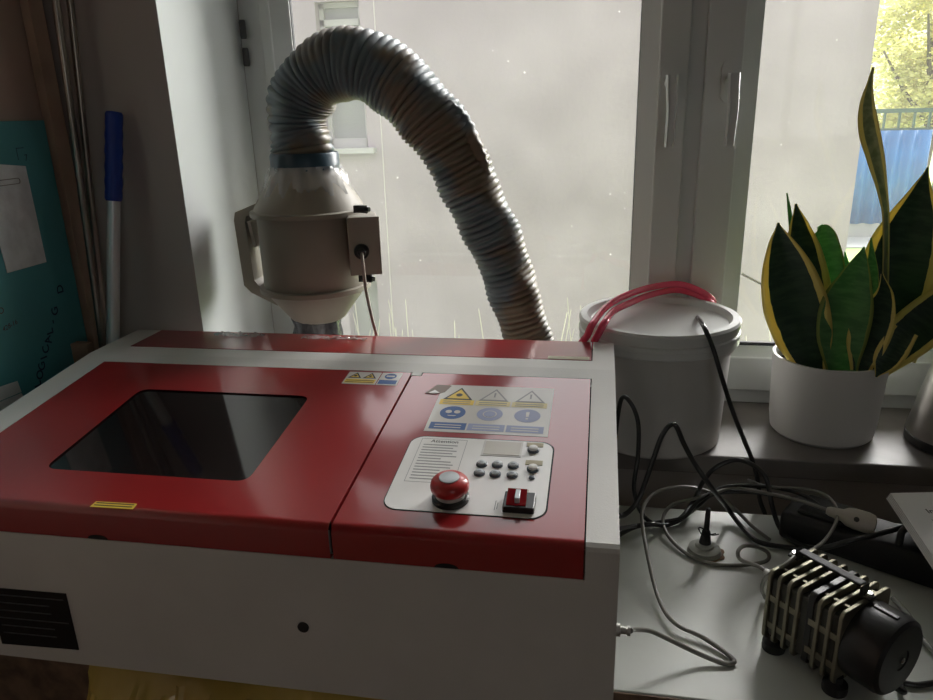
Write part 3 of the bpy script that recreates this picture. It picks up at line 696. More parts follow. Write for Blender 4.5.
for q, yy in (((361, 209), .2), ((366, 278), .2)):
    p = onY(*q, yy); bm = NB(); lathe(bm, [(.007, 0), (.007, .012), (.004, .013), (.004, .018)], p, (.9, -.4, 0), 12); box(bm, p.x-.012, p.x+.004, p.y-.004, p.y+.008, p.z-.006, p.z+.006); obj('clamp_screw', bm, BLACKP, fn, 30)
# clear wrap film around the neck
bm = NB(); lathe(bm, [(.080, z_sh+.018), (.069, z_cuff0-.004), (.0625, z_cuff0+.006), (.0622, z_cuff0+.012)], (FX, FY, 0), n=48, rmod=lambda k, i: 1+.045*math.sin(i*1.7+k*1.3)+.03*math.sin(i*4.1+k), caps=False)
obj('clear_film_wrap', bm, CLEARFILM, fn, 60)

# ================================================================== HOSE
hp = [((300, 178), .272), ((300, 150), .272), ((298, 126), .272), ((299, 104), .272), ((311, 81), .27), ((334, 66), .265), ((362, 66), .26), ((390, 79), .26), ((417, 103), .26), ((440, 132), .262), ((459, 166), .266), ((478, 204), .27), ((497, 246), .275), ((513, 290), .28), ((527, 335), .285)]
hpts = [onY(*a, b) for a, b in hp]; hpts[0].x = FX; hpts[1].x = FX
last = hpts[-1]; hpts += [last+Vector((.015, .0, -.07)), Vector((last.x+.02, .29, SZ+.012))]
HP = resample(catmull(hpts, 14), .0009)
hs_ = thing('exhaust_hose', (FX, FY, z_cuff0), 'blue-grey corrugated exhaust hose with brown tape arching from the duct fan', 'hose')
tot = len(HP); step = .0009; pitch = .0104
def hr(i, n):
    t = i/n
    base = .0505 if t < .08 else (.0505+.005*min(1, (t-.08)/.15) if t < .30 else .0555-.0145*min(1, (t-.30)/.55))
    ph = (i*step % pitch)/pitch
    return base*(1+.0)+.0052*(abs(math.sin(PI*ph))**.7)-.003
def hm(i, j):
    t = i*step
    a = 2*PI*j/36
    return 1+.035*math.sin(a*3+t*34)+.03*math.sin(a*2-t*61)+.02*math.sin(a*5+t*90)+(.03*math.sin(t*75+a*2) if t < .2 else 0)
HPs = HP[::2]
def hr2(i, n): return hr(i*2, n*2)
def hm2(i, j): return hm(i*2, j)
bm = NB(); sweep(bm, HPs, hr2, 36, rm=hm2)
obj('corrugated_tube', bm, HOSE, hs_, 75)
bm = NB(); zc = z_cuff0+.002; lathe(bm, [(.0575, zc), (.0600, zc+.002), (.0600, zc+.028), (.0575, zc+.032)], (FX, FY, 0), n=40, caps=False); obj('hose_cuff', bm, DUCTTAPE, hs_, 40)
# loose flap of tape along the outside of the bend
fl = [onY(*a, .245) for a in ((432, 92), (449, 106), (463, 124), (474, 143), (481, 160), (487, 176))]
bm = NB(); sweep(bm, resample(catmull(fl, 8), .002), lambda i, n: .006+.008*math.sin(PI*i/n)+.0012*math.sin(i*.8), 14, rm=lambda i, j: 1+.12*math.sin(j*.9+i*.15)); obj('tape_fold', bm, HOSE, hs_, 75)

# fan cable
def cable(name, pts, r, m, label, cat='cable', group=None, base=None, n=8, sm=8):
    P = resample(catmull(pts, sm), max(.003, r)); b = P[0]
    bm = NB(); sweep(bm, P, r, n); o = obj(name, bm, m, None, 60, base=b)
    return tag(o, label, cat, group)
gend = gp+gax*.014
cable('fan_cable', [gend, gend+gax*.012+Vector((0, 0, -.012)), onY(366, 290, .165), onY(372, 318, .155), onY(376, 333, .150), onY(381, 352, .15)], .0028, CREAM, 'cream cable hanging from the duct fan terminal box behind the laser cutter')

# plastic wrap scraps lying on the rear lid
def scrap(pts, y0, seed, lab, amp=.0055):
    rnd = random.Random(seed); bm = NB(); a = onZ(*pts[0], .002); b = onZ(*pts[1], .002); n, k = 26, 5; g = []
    for i in range(n+1):
        t = i/n; x = a.x+(b.x-a.x)*t; row = []
        for j in range(k+1):
            row.append(bm.verts.new((x+rnd.gauss(0, .002), y0+(j/k)*.020*(1-.3*t)+rnd.gauss(0, .002), .0012+amp*abs(math.sin(i*1.1+j*.9+seed)*math.cos(j*1.9-i*.37))*(1 if 0 < j < k else .2))))
        g.append(row)
    for i in range(n):
        for j in range(k):
            if rnd.random() < .85: bm.faces.new((g[i][j], g[i+1][j], g[i+1][j+1], g[i][j+1]))
    tag(obj('plastic_scrap', bm, CLEARFILM, None, 50, base=(a.x, y0, .001)), lab, 'plastic film')
scrap(((212, 336), (262, 337)), .100, 1, 'clear plastic film scrap on the red rear lid, near the white window reveal')
scrap(((300, 338), (366, 341)), .098, 2, 'crumpled clear plastic film on the red rear lid under the duct fan', .004)

# ================================================================== BUCKET
BX, BY = .079, .243
bt = onY(660, 300, BY)
LZ = onY(580, 312, BY).z          # rim height
LR = (onY(741, 318, BY).x-onY(579, 312, BY).x)/2; BX = (onY(741, 318, BY).x+onY(579, 312, BY).x)/2
LR = min(LR, .133)
bk = thing('lidded_bucket', (BX, BY, SZ), 'large white plastic bucket with a closed lid and two pink hoses', 'bucket')
RB = .113
rr_ = lambda z: RB+(LR-.010-RB)*((z-SZ)/(LZ-SZ))
bm = NB(); lathe(bm, [(RB-.006, SZ), (RB, SZ+.005), (rr_(LZ-.05), LZ-.05), (rr_(LZ-.05)+.006, LZ-.048), (rr_(LZ)+.004, LZ-.018)], (BX, BY, 0), n=72); obj('tub', bm, BUCKETM, bk, 35)
bm = NB(); lathe(bm, [(LR-.004, LZ-.042), (LR-.001, LZ-.040), (LR-.003, LZ-.030), (LR, LZ-.028), (LR, LZ-.022), (LR-.003, LZ-.020), (LR-.001, LZ-.012), (LR, LZ-.004), (LR-.003, LZ), (LR-.014, LZ), (LR-.017, LZ-.004), (LR-.020, LZ-.010), (LR-.030, LZ-.011), (.01, LZ-.010)], (BX, BY, 0), n=72); obj('lid', bm, LIDM, bk, 35)
# pink water hoses from the lid to behind the laser
zl = LZ-.008
def onlid(x, y, h=0): return onZ(x, y, zl+h)
h1 = [onlid(715, 303, -.012), onlid(712, 299, .006), onlid(700, 291, .022), onlid(678, 284, .032), onlid(648, 288, .030), onlid(620, 298, .028), onlid(604, 309, .024), onY(592, 325, .135), onY(587, 336, .135), onY(580, 346, .142), onY(574, 372, .142)]
h2_ = [onlid(713, 306, -.012), onlid(710, 302, .004), onlid(697, 295, .013), onlid(676, 290, .018), onlid(650, 295, .018), onlid(630, 303, .018), onlid(614, 311, .018), onY(605, 322, .138), onY(599, 333, .138), onY(593, 345, .142), onY(587, 372, .142)]
cable('pink_hose', h1, .0058, PINKH, 'upper pink water hose looping over the bucket lid, its outer curve', 'hose', n=12)
cable('pink_hose', h2_, .0058, PINKH, 'lower pink water hose lying flat on the bucket lid inside the other', 'hose', n=12)

# ================================================================== POTTED PLANT
PXc = (onY(769, 362, .285).x+onY(885, 374, .285).x)/2; PY = .287
PR = .083; PZ = onY(828, 352, PY).z-.004; PXc = .366
pt = thing('potted_snake_plant', (PXc, PY, SZ), 'snake plant with yellow-edged dark leaves in a white pot on the sill', 'plant')
a0, a1 = onY(769, 405, PY), onY(881, 415, PY)
PXc = (a0.x+a1.x)/2; PR = (a1.x-a0.x)/2*.965; PXc -= .003
bm = NB(); lathe(bm, [(PR*.86, SZ), (PR*.93, SZ+.006), (PR*.97, SZ+.03), (PR*1.02, PZ-.004), (PR*1.02, PZ), (PR*.965, PZ), (PR*.94, PZ-.03), (.005, PZ-.03)], (PXc, PY, 0), n=72); obj('pot', bm, POTM, pt, 35)
bm = NB(); lathe(bm, [(PR*.93, PZ-.029), (PR*.93, PZ-.022), (.01, PZ-.017)], (PXc, PY, 0), n=40); obj('soil', bm, SOIL, pt, 50)
def leaf(spec, y0, y1, m, twist=0, fold=.25, curl=0, yuse='LEAF'):
    """spec: (px, py, half width in px) from base to tip; y0,y1 depth of base and tip"""
    n0 = len(spec); P = []; Wd = []
    raw = [onY(a, b, y0+(y1-y0)*(i/(n0-1))) for i, (a, b, c) in enumerate(spec)]; ws = [c for a, b, c in spec]
    m_ = 8; C = catmull(raw, m_)
    for i, p in enumerate(C):
        t = i/m_; k = min(int(t), n0-2); f = t-k
        g0, g1 = ws[max(k-1, 0)], ws[min(k+2, n0-1)]
        a_, b_, c_, d_ = g0, ws[k], ws[k+1], g1
        wv = .5*((2*b_)+(c_-a_)*f+(2*a_-5*b_+4*c_-d_)*f*f+(3*b_-a_-3*c_+d_)*f**3)
        P.append(p); Wd.append(max(wv, .3)*px2m(p))
    bm = NB(); uvl = bm.loops.layers.uv.new('UVMap'); K = 12; rows = []
    L = len(P)
    for i, p in enumerate(P):
        T = (P[min(i+1, L-1)]-P[max(i-1, 0)]).normalized(); view = (CAM-p).normalized()
        view = (view-T*view.dot(T)).normalized(); side = T.cross(view).normalized()
        tw = twist+curl*i/L; s2 = side*math.cos(tw)+view*math.sin(tw); n2 = view*math.cos(tw)-side*math.sin(tw)
        w_ = Wd[i]/max(.35, abs(math.cos(tw)))
        rows.append([p+s2*(w_*(j/K*2-1))-n2*(w_*fold*(1-(abs(j/K*2-1))**1.5))+n2*(.04*w_*math.sin(i*.9+(3 if j > K/2 else 0))*abs(j/K*2-1)**2) for j in range(K+1)])
    th = .0012
    fr = [[bm.verts.new(p) for p in r] for r in rows]; bk_ = []
    for i, r in enumerate(rows):
        T = (P[min(i+1, L-1)]-P[max(i-1, 0)]).normalized(); rr2 = []
        for j, p in enumerate(r):
            sd = (r[min(j+1, K)]-r[max(j-1, 0)]).normalized(); nn = sd.cross(T).normalized()
            e = 0 if j in (0, K) else th
            rr2.append(bm.verts.new(p-nn*e*1.5) if e else fr[i][j])
        bk_.append(rr2)
    def face(vs, uv):
        try: f = bm.faces.new(vs)
        except ValueError: return
        for l, q in zip(f.loops, uv): l[uvl].uv = q
    for i in range(L-1):
        for j in range(K):
            uv = [(i/L, j/K), (i/L, (j+1)/K), ((i+1)/L, (j+1)/K), ((i+1)/L, j/K)]
            face((fr[i][j], fr[i][j+1], fr[i+1][j+1], fr[i+1][j]), uv)
            b4 = (bk_[i+1][j], bk_[i+1][j+1], bk_[i][j+1], bk_[i][j]); face(b4, [uv[3], uv[2], uv[1], uv[0]])
    obj('leaf', bm, m, pt, 180)
leaf([(812, 372, 14), (804, 340, 26), (795, 305, 30), (787, 270, 24), (781, 242, 12), (778, 223, 1)], .255, .245, SNAKE, .1, .3)
leaf([(816, 372, 12), (812, 335, 20), (808, 295, 22), (803, 255, 18), (799, 225, 9), (796, 204, 1)], .285, .285, SNAKE, -.15, .3)
leaf([(812, 350, 3), (795, 260, 2.5), (790, 215, 2), (787, 193, .5)], .31, .32, SNAKEG, 0)
leaf([(832, 365, 10), (830, 320, 15), (829, 280, 16), (827, 250, 13), (824, 232, 9), (820, 226, 3)], .30, .30, SNAKEG, .3, .3)
leaf([(842, 372, 14), (842, 338, 23), (847, 305, 24), (855, 278, 15), (861, 258, 6), (864, 247, .6)], .235, .225, SNAKEG, 0, .25)
leaf([(884, 330, 3), (886, 230, 3), (883, 195, 4.5), (876, 160, 8), (869, 130, 9.5), (867, 105, 7), (870, 82, 2.5), (873, 67, .8)], .31, .29, SNAKEY, .2, .5)
leaf([(882, 365, 14), (889, 325, 26), (896, 285, 33), (904, 250, 33), (915, 215, 22), (922, 188, 9), (928, 167, .8)], .29, .30, SNAKE, .0, .3)
leaf([(872, 372, 12), (898, 345, 21), (925, 322, 23), (950, 300, 18), (975, 282, 2)], .265, .25, SNAKE, .05, .3)
leaf([(860, 372, 9), (866, 345, 18), (875, 318, 19), (884, 295, 9), (882, 274, .8)], .225, .22, SNAKE, .1, .35)
leaf([(868, 340, 6), (871, 300, 7), (872, 270, 5.5), (871, 238, .6)], .31, .31, SNAKEG, .2)
leaf([(826, 372, 10), (824, 335, 12), (819, 305, 10), (812, 285, 5), (810, 278, .6)], .275, .275, SNAKEG, .1)
leaf([(848, 300, 4), (847, 275, 5), (845, 252, .6)], .31, .31, SNAKEG, .1)
leaf([(902, 360, 12), (922, 300, 20), (935, 255, 24), (944, 215, 16), (950, 185, 1)], .32, .33, SNAKEY, .0, .3)
leaf([(906, 330, 12), (893, 350, 14), (884, 364, 11), (876, 377, 1)], .212, .200, SNAKE, 0, .2)
# thin clear rod standing in the pot, towards the mullion
P0, P1 = onY(742, 274, .33), onY(774, 291, .30)
bm = NB(); sweep(bm, [P0, P0.lerp(P1, .5), P1+Vector((.03, -.0, -.015))], .0022, 8); obj('glass_watering_stem', bm, CLEARTUBE, pt, 40)

# ================================================================== KETTLE
kb = onZ(902, 428, SZ); KX, KY, KR = .580, .255, .084
kt = thing('electric_kettle', (KX, KY, SZ), 'brushed steel kettle with black base cut off at the frame edge', 'kettle')
bm = NB(); lathe(bm, [(KR-.004, SZ), (KR, SZ+.003), (KR, SZ+.016), (KR-.003, SZ+.019)], (KX, KY, 0), n=56); obj('base', bm, BLACKP, kt, 35)
bm = NB(); lathe(bm, [(KR-.001, SZ+.018), (KR-.001, SZ+.022), (KR-.010, SZ+.07), (KR-.022, SZ+.13), (KR-.032, SZ+.18), (KR-.038, SZ+.20)], (KX, KY, 0), n=56); obj('body', bm, KETSTEEL, kt, 35)
bm = NB(); lathe(bm, [(KR-.038, SZ+.20), (KR-.04, SZ+.207), (.02, SZ+.215), (.008, SZ+.217), (.008, SZ+.228), (.014, SZ+.232), (.012, SZ+.238)], (KX, KY, 0), n=40); obj('lid', bm, BLACKP, kt, 35)
bm = NB(); sweep(bm, resample(catmull([Vector((KX+.045, KY, SZ+.19)), Vector((KX+.085, KY, SZ+.20)), Vector((KX+.115, KY, SZ+.15)), Vector((KX+.105, KY, SZ+.08)), Vector((KX+.076, KY, SZ+.05))], 8), .006), .009, 12); obj('handle', bm, BLACKP, kt, 50)

# ================================================================== AIR PUMP
A = Vector((.655, -.756, 0)).normalized(); B = Vector((-A.y, A.x, 0)); PC = Vector((.232, -.2455, DZ))
def TP(a, b, z): return PC+A*a+B*b+Vector((0, 0, z))
TPl = lambda a, b, z: tuple(TP(a, b, z))
ap = thing('air_pump', PC, 'finned metal air pump with black round end cap on the desk', 'pump')
bm = NB(); box(bm, -.044, .040, -.039, .039, .020, .096, .004, T=TPl); obj('pump_core', bm, CORE, ap)
nf = 8
for i in range(nf):
    a = -.046+i*.0122; hw = .0425 if i not in (4,) else .040
    m = CAST if i != 4 else BLACKP; th = .0042 if i != 4 else .0075
    bm = NB(); pts = rrect(-hw, hw, .014, .104, .007, 4)
    va = [bm.verts.new(TP(a, p, q)) for p, q in pts]; vb = [bm.verts.new(TP(a+th, p, q)) for p, q in pts]
    bm.faces.new(va); bm.faces.new(vb[::-1]); n = len(pts)
    for k in range(n): bm.faces.new((va[k], va[(k+1) % n], vb[(k+1) % n], vb[k]))
    bmesh.ops.recalc_face_normals(bm, faces=bm.faces[:]); bmesh.ops.bevel(bm, geom=[e for e in bm.edges if len(e.link_faces) == 2 and e.calc_face_angle(0) > 1.2], offset=.0006, segments=1, affect='EDGES')
    obj('cooling_fin' if i != 4 else 'middle_plate', bm, m, ap, 40)
for (a0_, a1_) in ((-.044, -.004), (.006, .042)):
    for b in (-.022, .022): bm = NB(); box(bm, a0_, a1_, b-.002, b+.002, .096, .101, T=TPl); obj('cross_rib', bm, CAST, ap)
    for z in (.035, .070): bm = NB(); box(bm, a0_, a1_, -.0405, -.039, z-.004, z+.004, .0005, T=TPl); obj('cross_rib', bm, CAST, ap)
bm = NB(); lathe(bm, [(.0420, 0), (.0435, .004), (.0435, .034), (.042, .039), (.038, .042), (.012, .043), (.0115, .0415)], TP(.043, 0, .058), A, 56); cap = obj('end_cap', bm, BLACKP, ap, 30)
bm = NB(); lathe(bm, [(.0035, .0), (.0035, .002), (.002, .003)], TP(.085, 0, .058), A, 12); obj('cap_screw', bm, CHROME, cap, 40)
bm = NB()
box(bm, .050, .076, -.003, .003, .100, .103, .001, T=TPl); obj('cap_ridge', bm, BLACKP, cap)
bm = NB()      # strap handle
hb = .004; hq = .0055
box(bm, -.040, .034, hb-hq, hb+hq, .1145, .1175, .001, T=TPl)
add_pts_box(bm, [TPl(.034, hb-hq, .1145), TPl(.037, hb-hq, .1175), TPl(.037, hb+hq, .1175), TPl(.034, hb+hq, .1145), TPl(.034, hb-hq, .1045), TPl(.038, hb-hq, .1045), TPl(.038, hb+hq, .1045), TPl(.034, hb+hq, .1045)])
add_pts_box(bm, [TPl(-.040, hb-hq, .1145), TPl(-.043, hb-hq, .1175), TPl(-.043, hb+hq, .1175), TPl(-.040, hb+hq, .1145), TPl(-.040, hb-hq, .1045), TPl(-.044, hb-hq, .1045), TPl(-.044, hb+hq, .1045), TPl(-.040, hb+hq, .1045)])
box(bm, .034, .046, hb-hq, hb+hq, .1040, .1065, .0005, T=TPl); box(bm, -.052, -.040, hb-hq, hb+hq, .1040, .1065, .0005, T=TPl)
bmesh.ops.recalc_face_normals(bm, faces=bm.faces[:]); st = obj('strap_handle', bm, BLACKR, ap)
for a in (-.047, .041):
    bm = NB(); lathe(bm, [(.0048, .1065), (.0048, .109), (.003, .1105)], TP(a, hb, 0), n=14); obj('handle_screw', bm, CHROME, st, 40)
for a in (-.036, .040):
    for b in (-.031, .031):
        bm = NB(); lathe(bm, [(.0125, 0), (.0130, .003), (.0125, .010), (.007, .013), (.007, .020)], TP(a, b, 0), n=20); obj('rubber_foot', bm, BLACKR, ap, 40)
bp0 = TP(-.046, -.010, .075)
bm = NB(); lathe(bm, [(.007, 0), (.007, .010), (.0045, .011), (.0045, .016), (.0055, .017), (.0038, .026)], bp0, -A, 14); obj('outlet_barb', bm, ALU, ap, 35)

# ================================================================== ANTENNA-LIKE THING ON RUBBER BASE
ag = Vector(onZ(704, 553, DZ)); 
an = thing('cable_grommet', ag, 'grey rubber disc with a black pointed sleeve sticking up from the white desk', 'grommet')
bm = NB(); lathe(bm, [(.0225, 0), (.023, .003), (.021, .006), (.0215, .009), (.018, .011), (.013, .012), (.012, .015), (.008, .016)], ag, n=36); obj('rubber_disc', bm, RUBGREY, an, 30)
bm = NB(); lathe(bm, [(.0235, 0), (.0248, .001), (.0235, .002)], ag+Vector((.003, .001, 0)), n=26, rmod=lambda k, i: 1+.09*math.sin(i*1.9)); obj('glue_ring', bm, GLUE, an, 40)
bm = NB(); ax = Vector((.03, .10, 1)); lathe(bm, [(.0085, .014), (.0075, .020), (.0055, .034), (.0038, .036), (.0035, .060), (.0028, .068)], ag, ax, 18); sl = obj('black_sleeve', bm, BLACKR, an, 35)
bm = NB(); c = ag+Vector((.001, .0, .036))
sweep(bm, resample(catmull([c+Vector((-.012, -.002, .004)), c+Vector((-.007, -.005, -.003)), c+Vector((0, -.006, -.001)), c+Vector((.008, -.004, -.004)), c+Vector((.016, -.002, -.003))], 6), .001), .0009, 6)
sweep(bm, resample(catmull([c+Vector((.005, -.005, -.002)), c+Vector((-.006, -.005, .006)), c+Vector((-.011, -.002, .005)), c+Vector((-.005, -.006, -.004)), c+Vector((.012, -.003, -.0015))], 6), .001), .0009, 6)
obj('wire_tie', bm, BLACKR, sl, 60)

# ================================================================== CABLES ON THE DESK
def Zp(x, y, h): return onZ(x, y, DZ+h)
kz = .0032
c_pump = [onZ(697, 317, LZ-.016), onY(703, 325, .125), onY(713, 348, .118), onY(722, 378, .112), onY(733, 412, .108), onY(744, 440, .104), onY(753, 462, .10), onY(758, 482, .098), onY(760, 500, .095), onY(766, 516, .088)]
cable('power_cable', c_pump, .0036, BCABLE, 'black cable dropping from a hole in the bucket lid down to the desk', n=10)
lidhole = onZ(697, 316, LZ-.010)
bm = NB(); lathe(bm, [(.0075, 0), (.0075, .004), (.0055, .005)], Vector((c_pump[0].x, c_pump[0].y, c_pump[0].z-.002)), (c_pump[1]-c_pump[0]).normalized()*1, 14); tag(obj('hole_plug', bm, LIDM, bk, 40))
cable('power_cable', [Vector((.0045, -.045, DZ+.006)), Zp(632, 528, .010), Zp(650, 524, .02), Zp(667, 525, .006), Zp(683, 516, .010), Zp(694, 500, .018), onY(703, 482, .055), onY(715, 468, .065), onY(735, 460, .07), onY(753, 465, .065), onY(766, 478, .055), Zp(772, 505, .030), Zp(780, 528, .012), Zp(796, 543, .010), Zp(820, 548, .03), Zp(850, 541, .052), Zp(885, 532, .056), Zp(925, 521, .058)], .0036, BCABLE, 'thick black cable arching up against the sill and running under the booklet', n=10)
cable('power_cable', [Vector((.004, .02, -.12)), onY(621, 400, .02), onY(630, 402, .015), onY(638, 422, .01), onY(638, 455, .0), onY(634, 488, -.01), Zp(641, 512, .016), Zp(655, 524, .006), Zp(676, 522, .006), Zp(698, 506, .02), Zp(714, 494, .03), Zp(750, 492, .036), Zp(790, 498, .05)], .0033, BCABLE, 'black cable rising beside the laser cutter and curling down onto the desk', n=10)
cable('power_cable', [Vector((.004, -.075, -.185)), onY(624, 515, -.06), onY(638, 500, -.045), onY(651, 466, -.03), onY(661, 438, -.025), onY(669, 426, -.02), onY(676, 426, -.02), onY(684, 444, -.02), onY(695, 464, -.02), onY(711, 487, -.02), Zp(728, 509, .022), Zp(741, 526, .008), Zp(757, 541, .006), Zp(784, 547, .006), Zp(812, 549, .006)], .0036, BCABLE, 'black cable making a sharp hump in the air between bucket and desk', n=10)
cable('power_cable', [Vector((.004, -.09, -.200)), Zp(634, 526, .016), Zp(660, 522, .008), Zp(684, 517, .016), Zp(700, 500, .03), Zp(726, 487, .04), Zp(770, 487, .05), Zp(805, 496, .05), Zp(830, 515, .044)], .0030, BCABLE, 'black cable bundle strand lying along the back edge of the desk', n=10)
g1 = [Vector((.0142, GP.y, GP.z)), onX(634, 629.5, .022), Zp(650, 631, .045), Zp(668, 639, .03), Zp(697, 653, .012), Zp(722, 663, .004), Zp(733, 663, .0035), Zp(731, 657, .0035), Zp(704, 638, .006), Zp(676, 624, .009), Zp(661, 604, .010), Zp(651, 571, .016), Zp(643, 529, .03), Zp(643, 508, .04), Zp(655, 493, .045), Zp(679, 487, .045), Zp(703, 490, .038), Zp(724, 499, .026), Zp(738, 512, .014), Zp(752, 526, .006), Zp(770, 540, .004)]
cable('air_hose', g1, .0027, GCABLE, 'grey-green air hose from the laser cutter side fitting bending sharply on the desk', 'hose', n=10)
be = bp0-A*.024
g2 = [be, be-A*.012+Vector((0, 0, .001)), Zp(741, 560, .055), Zp(738, 552, .060), Zp(744, 546, .055), Zp(757, 547, .045), Zp(768, 553, .03), Zp(766, 561, .012), Zp(743, 565, .004), Zp(714, 564, .0035), Zp(690, 556, .0035), Zp(669, 537, .006), Zp(663, 519, .012), Zp(672, 505, .022), Zp(693, 499, .030), Zp(717, 492, .036), Zp(735, 488, .040), Zp(766, 493, .048), Zp(804, 502, .056), Zp(830, 511, .058)]
cable('air_hose', g2, .0026, GCABLE, 'grey hose looping from the pump outlet round the rubber disc', 'hose', n=10)
g3 = [Zp(748, 480, .045), Zp(769, 487, .05), Zp(804, 489, .056), Zp(825, 495, .06), Zp(836, 507, .062), Zp(836, 522, .062), Zp(825, 540, .08), Zp(810, 551, .1), Zp(796, 556, .108), Zp(786, 564, .106), Zp(772, 573, .095), Zp(764, 580, .07), Zp(762, 590, .03), Zp(765, 598, .004)]
cable('power_cable', g3, .0023, GCABLE, 'thin grey cable curving round over the top of the air pump', n=8)
g4 = [TP(.060, .040, .03), TP(.066, .052, .012), Zp(905, 640, .004), Zp(933, 639, .004), Zp(975, 632, .004)]
bmz = [TP(.070, -.010, .016), Zp(880, 662, .004), Zp(905, 646, .004), Zp(933, 640, .004), Zp(975, 634, .004)]
cable('power_cable', [TP(.074, .004, .020), TP(.086, .016, .010), Zp(900, 683, .0045), Zp(916, 685, .0035), Zp(934, 683, .0035), Zp(985, 676, .0035)], .0032, BCABLE, 'black mains cable leaving the air pump end cap towards the frame edge', n=10)
cable('clear_tube', [Zp(893, 598, .004), Zp(908, 615, .004), Zp(920, 636, .004), Zp(934, 652, .004), Zp(960, 672, .004)], .0034, CLEARTUBE, 'short clear tube on the desk beyond the black pump cap', 'tube', n=10)
# cream inline plug
pc = Zp(855, 519, .058); pd = (Zp(878, 526, .052)-Zp(832, 512, .060)).normalized()
ip = thing('inline_plug', pc-pd*.03, 'cream plastic plug lying on the black device', 'plug')
bm = NB(); lathe(bm, [(.0045, -.036), (.0065, -.032), (.0085, -.016), (.0145, -.010), (.0170, 0), (.0170, .016), (.0150, .023), (.010, .025)], pc, pd, 20, rmod=lambda k, i: 1 if k < 3 else 1-.18*abs(math.sin(2*PI*i/20))); obj('plug_body', bm, PLUGM, ip, 40)
bm = NB(); sdir = (CAM-pc).normalized(); lathe(bm, [(.0035, .0135), (.0035, .0168), (.0015, .0172)], pc+pd*.002, sdir, 12); obj('plug_screw', bm, CORE, ip, 40)
# black device lying behind the pump
bd0, bd1 = Vector((.262, .020, DZ)), Vector((.50, -.125, DZ)); D = (bd1-bd0).normalized(); E_ = Vector((-D.y, D.x, 0))
TD = lambda a, b, z: tuple(bd0+D*a+E_*b+Vector((0, 0, z)))
bl = thing('black_power_unit', (bd0+bd1)*.5, 'long black plastic device with a loop handle behind the air pump', 'device')
bm = NB(); box(bm, -.01, .34, -.030, .045, 0, .044, .010, T=TD, seg=3); obj('housing', bm, mat('black_matt', (.010, .010, .011), .5), bl, 40)
bm = NB(); box(bm, .01, .075, -.018, .038, .043, .050, .003, T=TD); obj('cooling_block', bm, BLACKR, bl)
for k in range(5):
    pass
lp = [Vector(TD(.14, -.018, .044)), Vector(TD(.142, -.012, .066)), Vector(TD(.165, .01, .074)), Vector(TD(.19, .018, .066)), Vector(TD(.197, .014, .044))]
bm = NB(); sweep(bm, resample(catmull(lp, 8), .003), .0045, 10); obj('loop_handle', bm, BLACKP, bl, 50)
bm = NB(); lathe(bm, [(.017, 0), (.019, .004), (.018, .018), (.012, .024)], Vector(TD(.175, .0, .044)), (0, 0, 1), 24); obj('knob', bm, BLACKP, bl, 40)
bm = NB(); lathe(bm, [(.017, 0), (.019, .004), (.018, .014), (.012, .018)], Vector(TD(.235, .02, .044)), (0, 0, 1), 24); obj('knob', bm, BLACKP, bl, 40)
# booklet
b0 = onZ(890, 493, -.165); b1 = onZ(940, 492, -.165); b3 = onZ(933, 557, -.178)
U = (b1-b0).normalized(); V = (b3-b0).normalized(); nB = U.cross(V).normalized(); nB = nB if nB.z > 0 else -nB
bo = thing('instruction_booklet', b0+V*.1, 'white printed instruction booklet resting on the black device at the frame edge', 'booklet')
for k in range(5):
    d_ = -nB*(.0016*k); o_ = -U*(.0012*k)+V*.0006*k; bm = NB()
    c4 = [b0, b0+U*.21, b0+U*.21+V*.297, b0+V*.297]
    lo = [p+o_+d_ for p in c4]; lo = [p-nB*.0006 for p in lo]+[p+o_+d_ for p in c4]
    add_pts_box(bm, [tuple(p) for p in lo]); bmesh.ops.recalc_face_normals(bm, faces=bm.faces[:]); obj('page' if k else 'cover_page', bm, PAPERW, bo)
th_ = onZ(932, 512, -.167); tk = onZ(933, 521, -.168)
bm = NB(); Wv = (-V+U*V.dot(U)).normalized()
text(bm, 'Ins', .013, lambda x, y: th_+U*x+Wv*y+nB*.0012, .0003); text(bm, 'k', .007, lambda x, y: tk+U*x+Wv*y+nB*.0012)
obj('printed_heading', bm, INK, bo)

# ================================================================== LEFT CORNER
BXX = -.918
tb_ = thing('teal_insulation_board', (BXX, -.1, ZF), 'teal insulation board with dark printing leaning in the dim corner', 'board')
yE, zT = .119, .354
bm = NB(); box(bm, BXX-.0105, BXX, -.48, yE, ZF, zT, .001); obj('panel', bm, BOARD, tb_)
bm = NB()
# printed letters running up the board
import mathutils
pa, pb_ = onX(40, 374, BXX), onX(63, 288, BXX)
p1, p2 = onX(39, 377, BXX), onX(57, 287, BXX)
mid = (onX(39, 370, BXX)+onX(48, 325, BXX))*.5; d_ = Vector((0, 0, 1))
ctr = onX(45, 332, BXX)
# letters run upwards: text x -> +z, text y -> -y (towards the viewer's left)
Tt = lambda c: (lambda x, y: (BXX+.0004, c.y-y, c.z+x))
lets = [('O', 374.5), ('G', 366), ('I', 357.5), ('C', 349), ('A', 340), ('L', 331.5), ('-', 322), ('G', 311)]
for ch, py in lets:
    c = onX(40+(374.5-py)*.235, py, BXX); text(bm, ch, .0205, Tt(c), .0004, 0)
c = onX(38, 384, BXX); text(bm, 'L', .0205, Tt(c), .0004, 0)
obj('printed_word', bm, BOARDINK, tb_); bm = NB(); c = onX(40+(374.5-289)*.235, 289, BXX); text(bm, 'D', .0205, Tt(c), .0004, 0); obj('printed_letter', bm, BOARDINK, tb_); bm = NB()
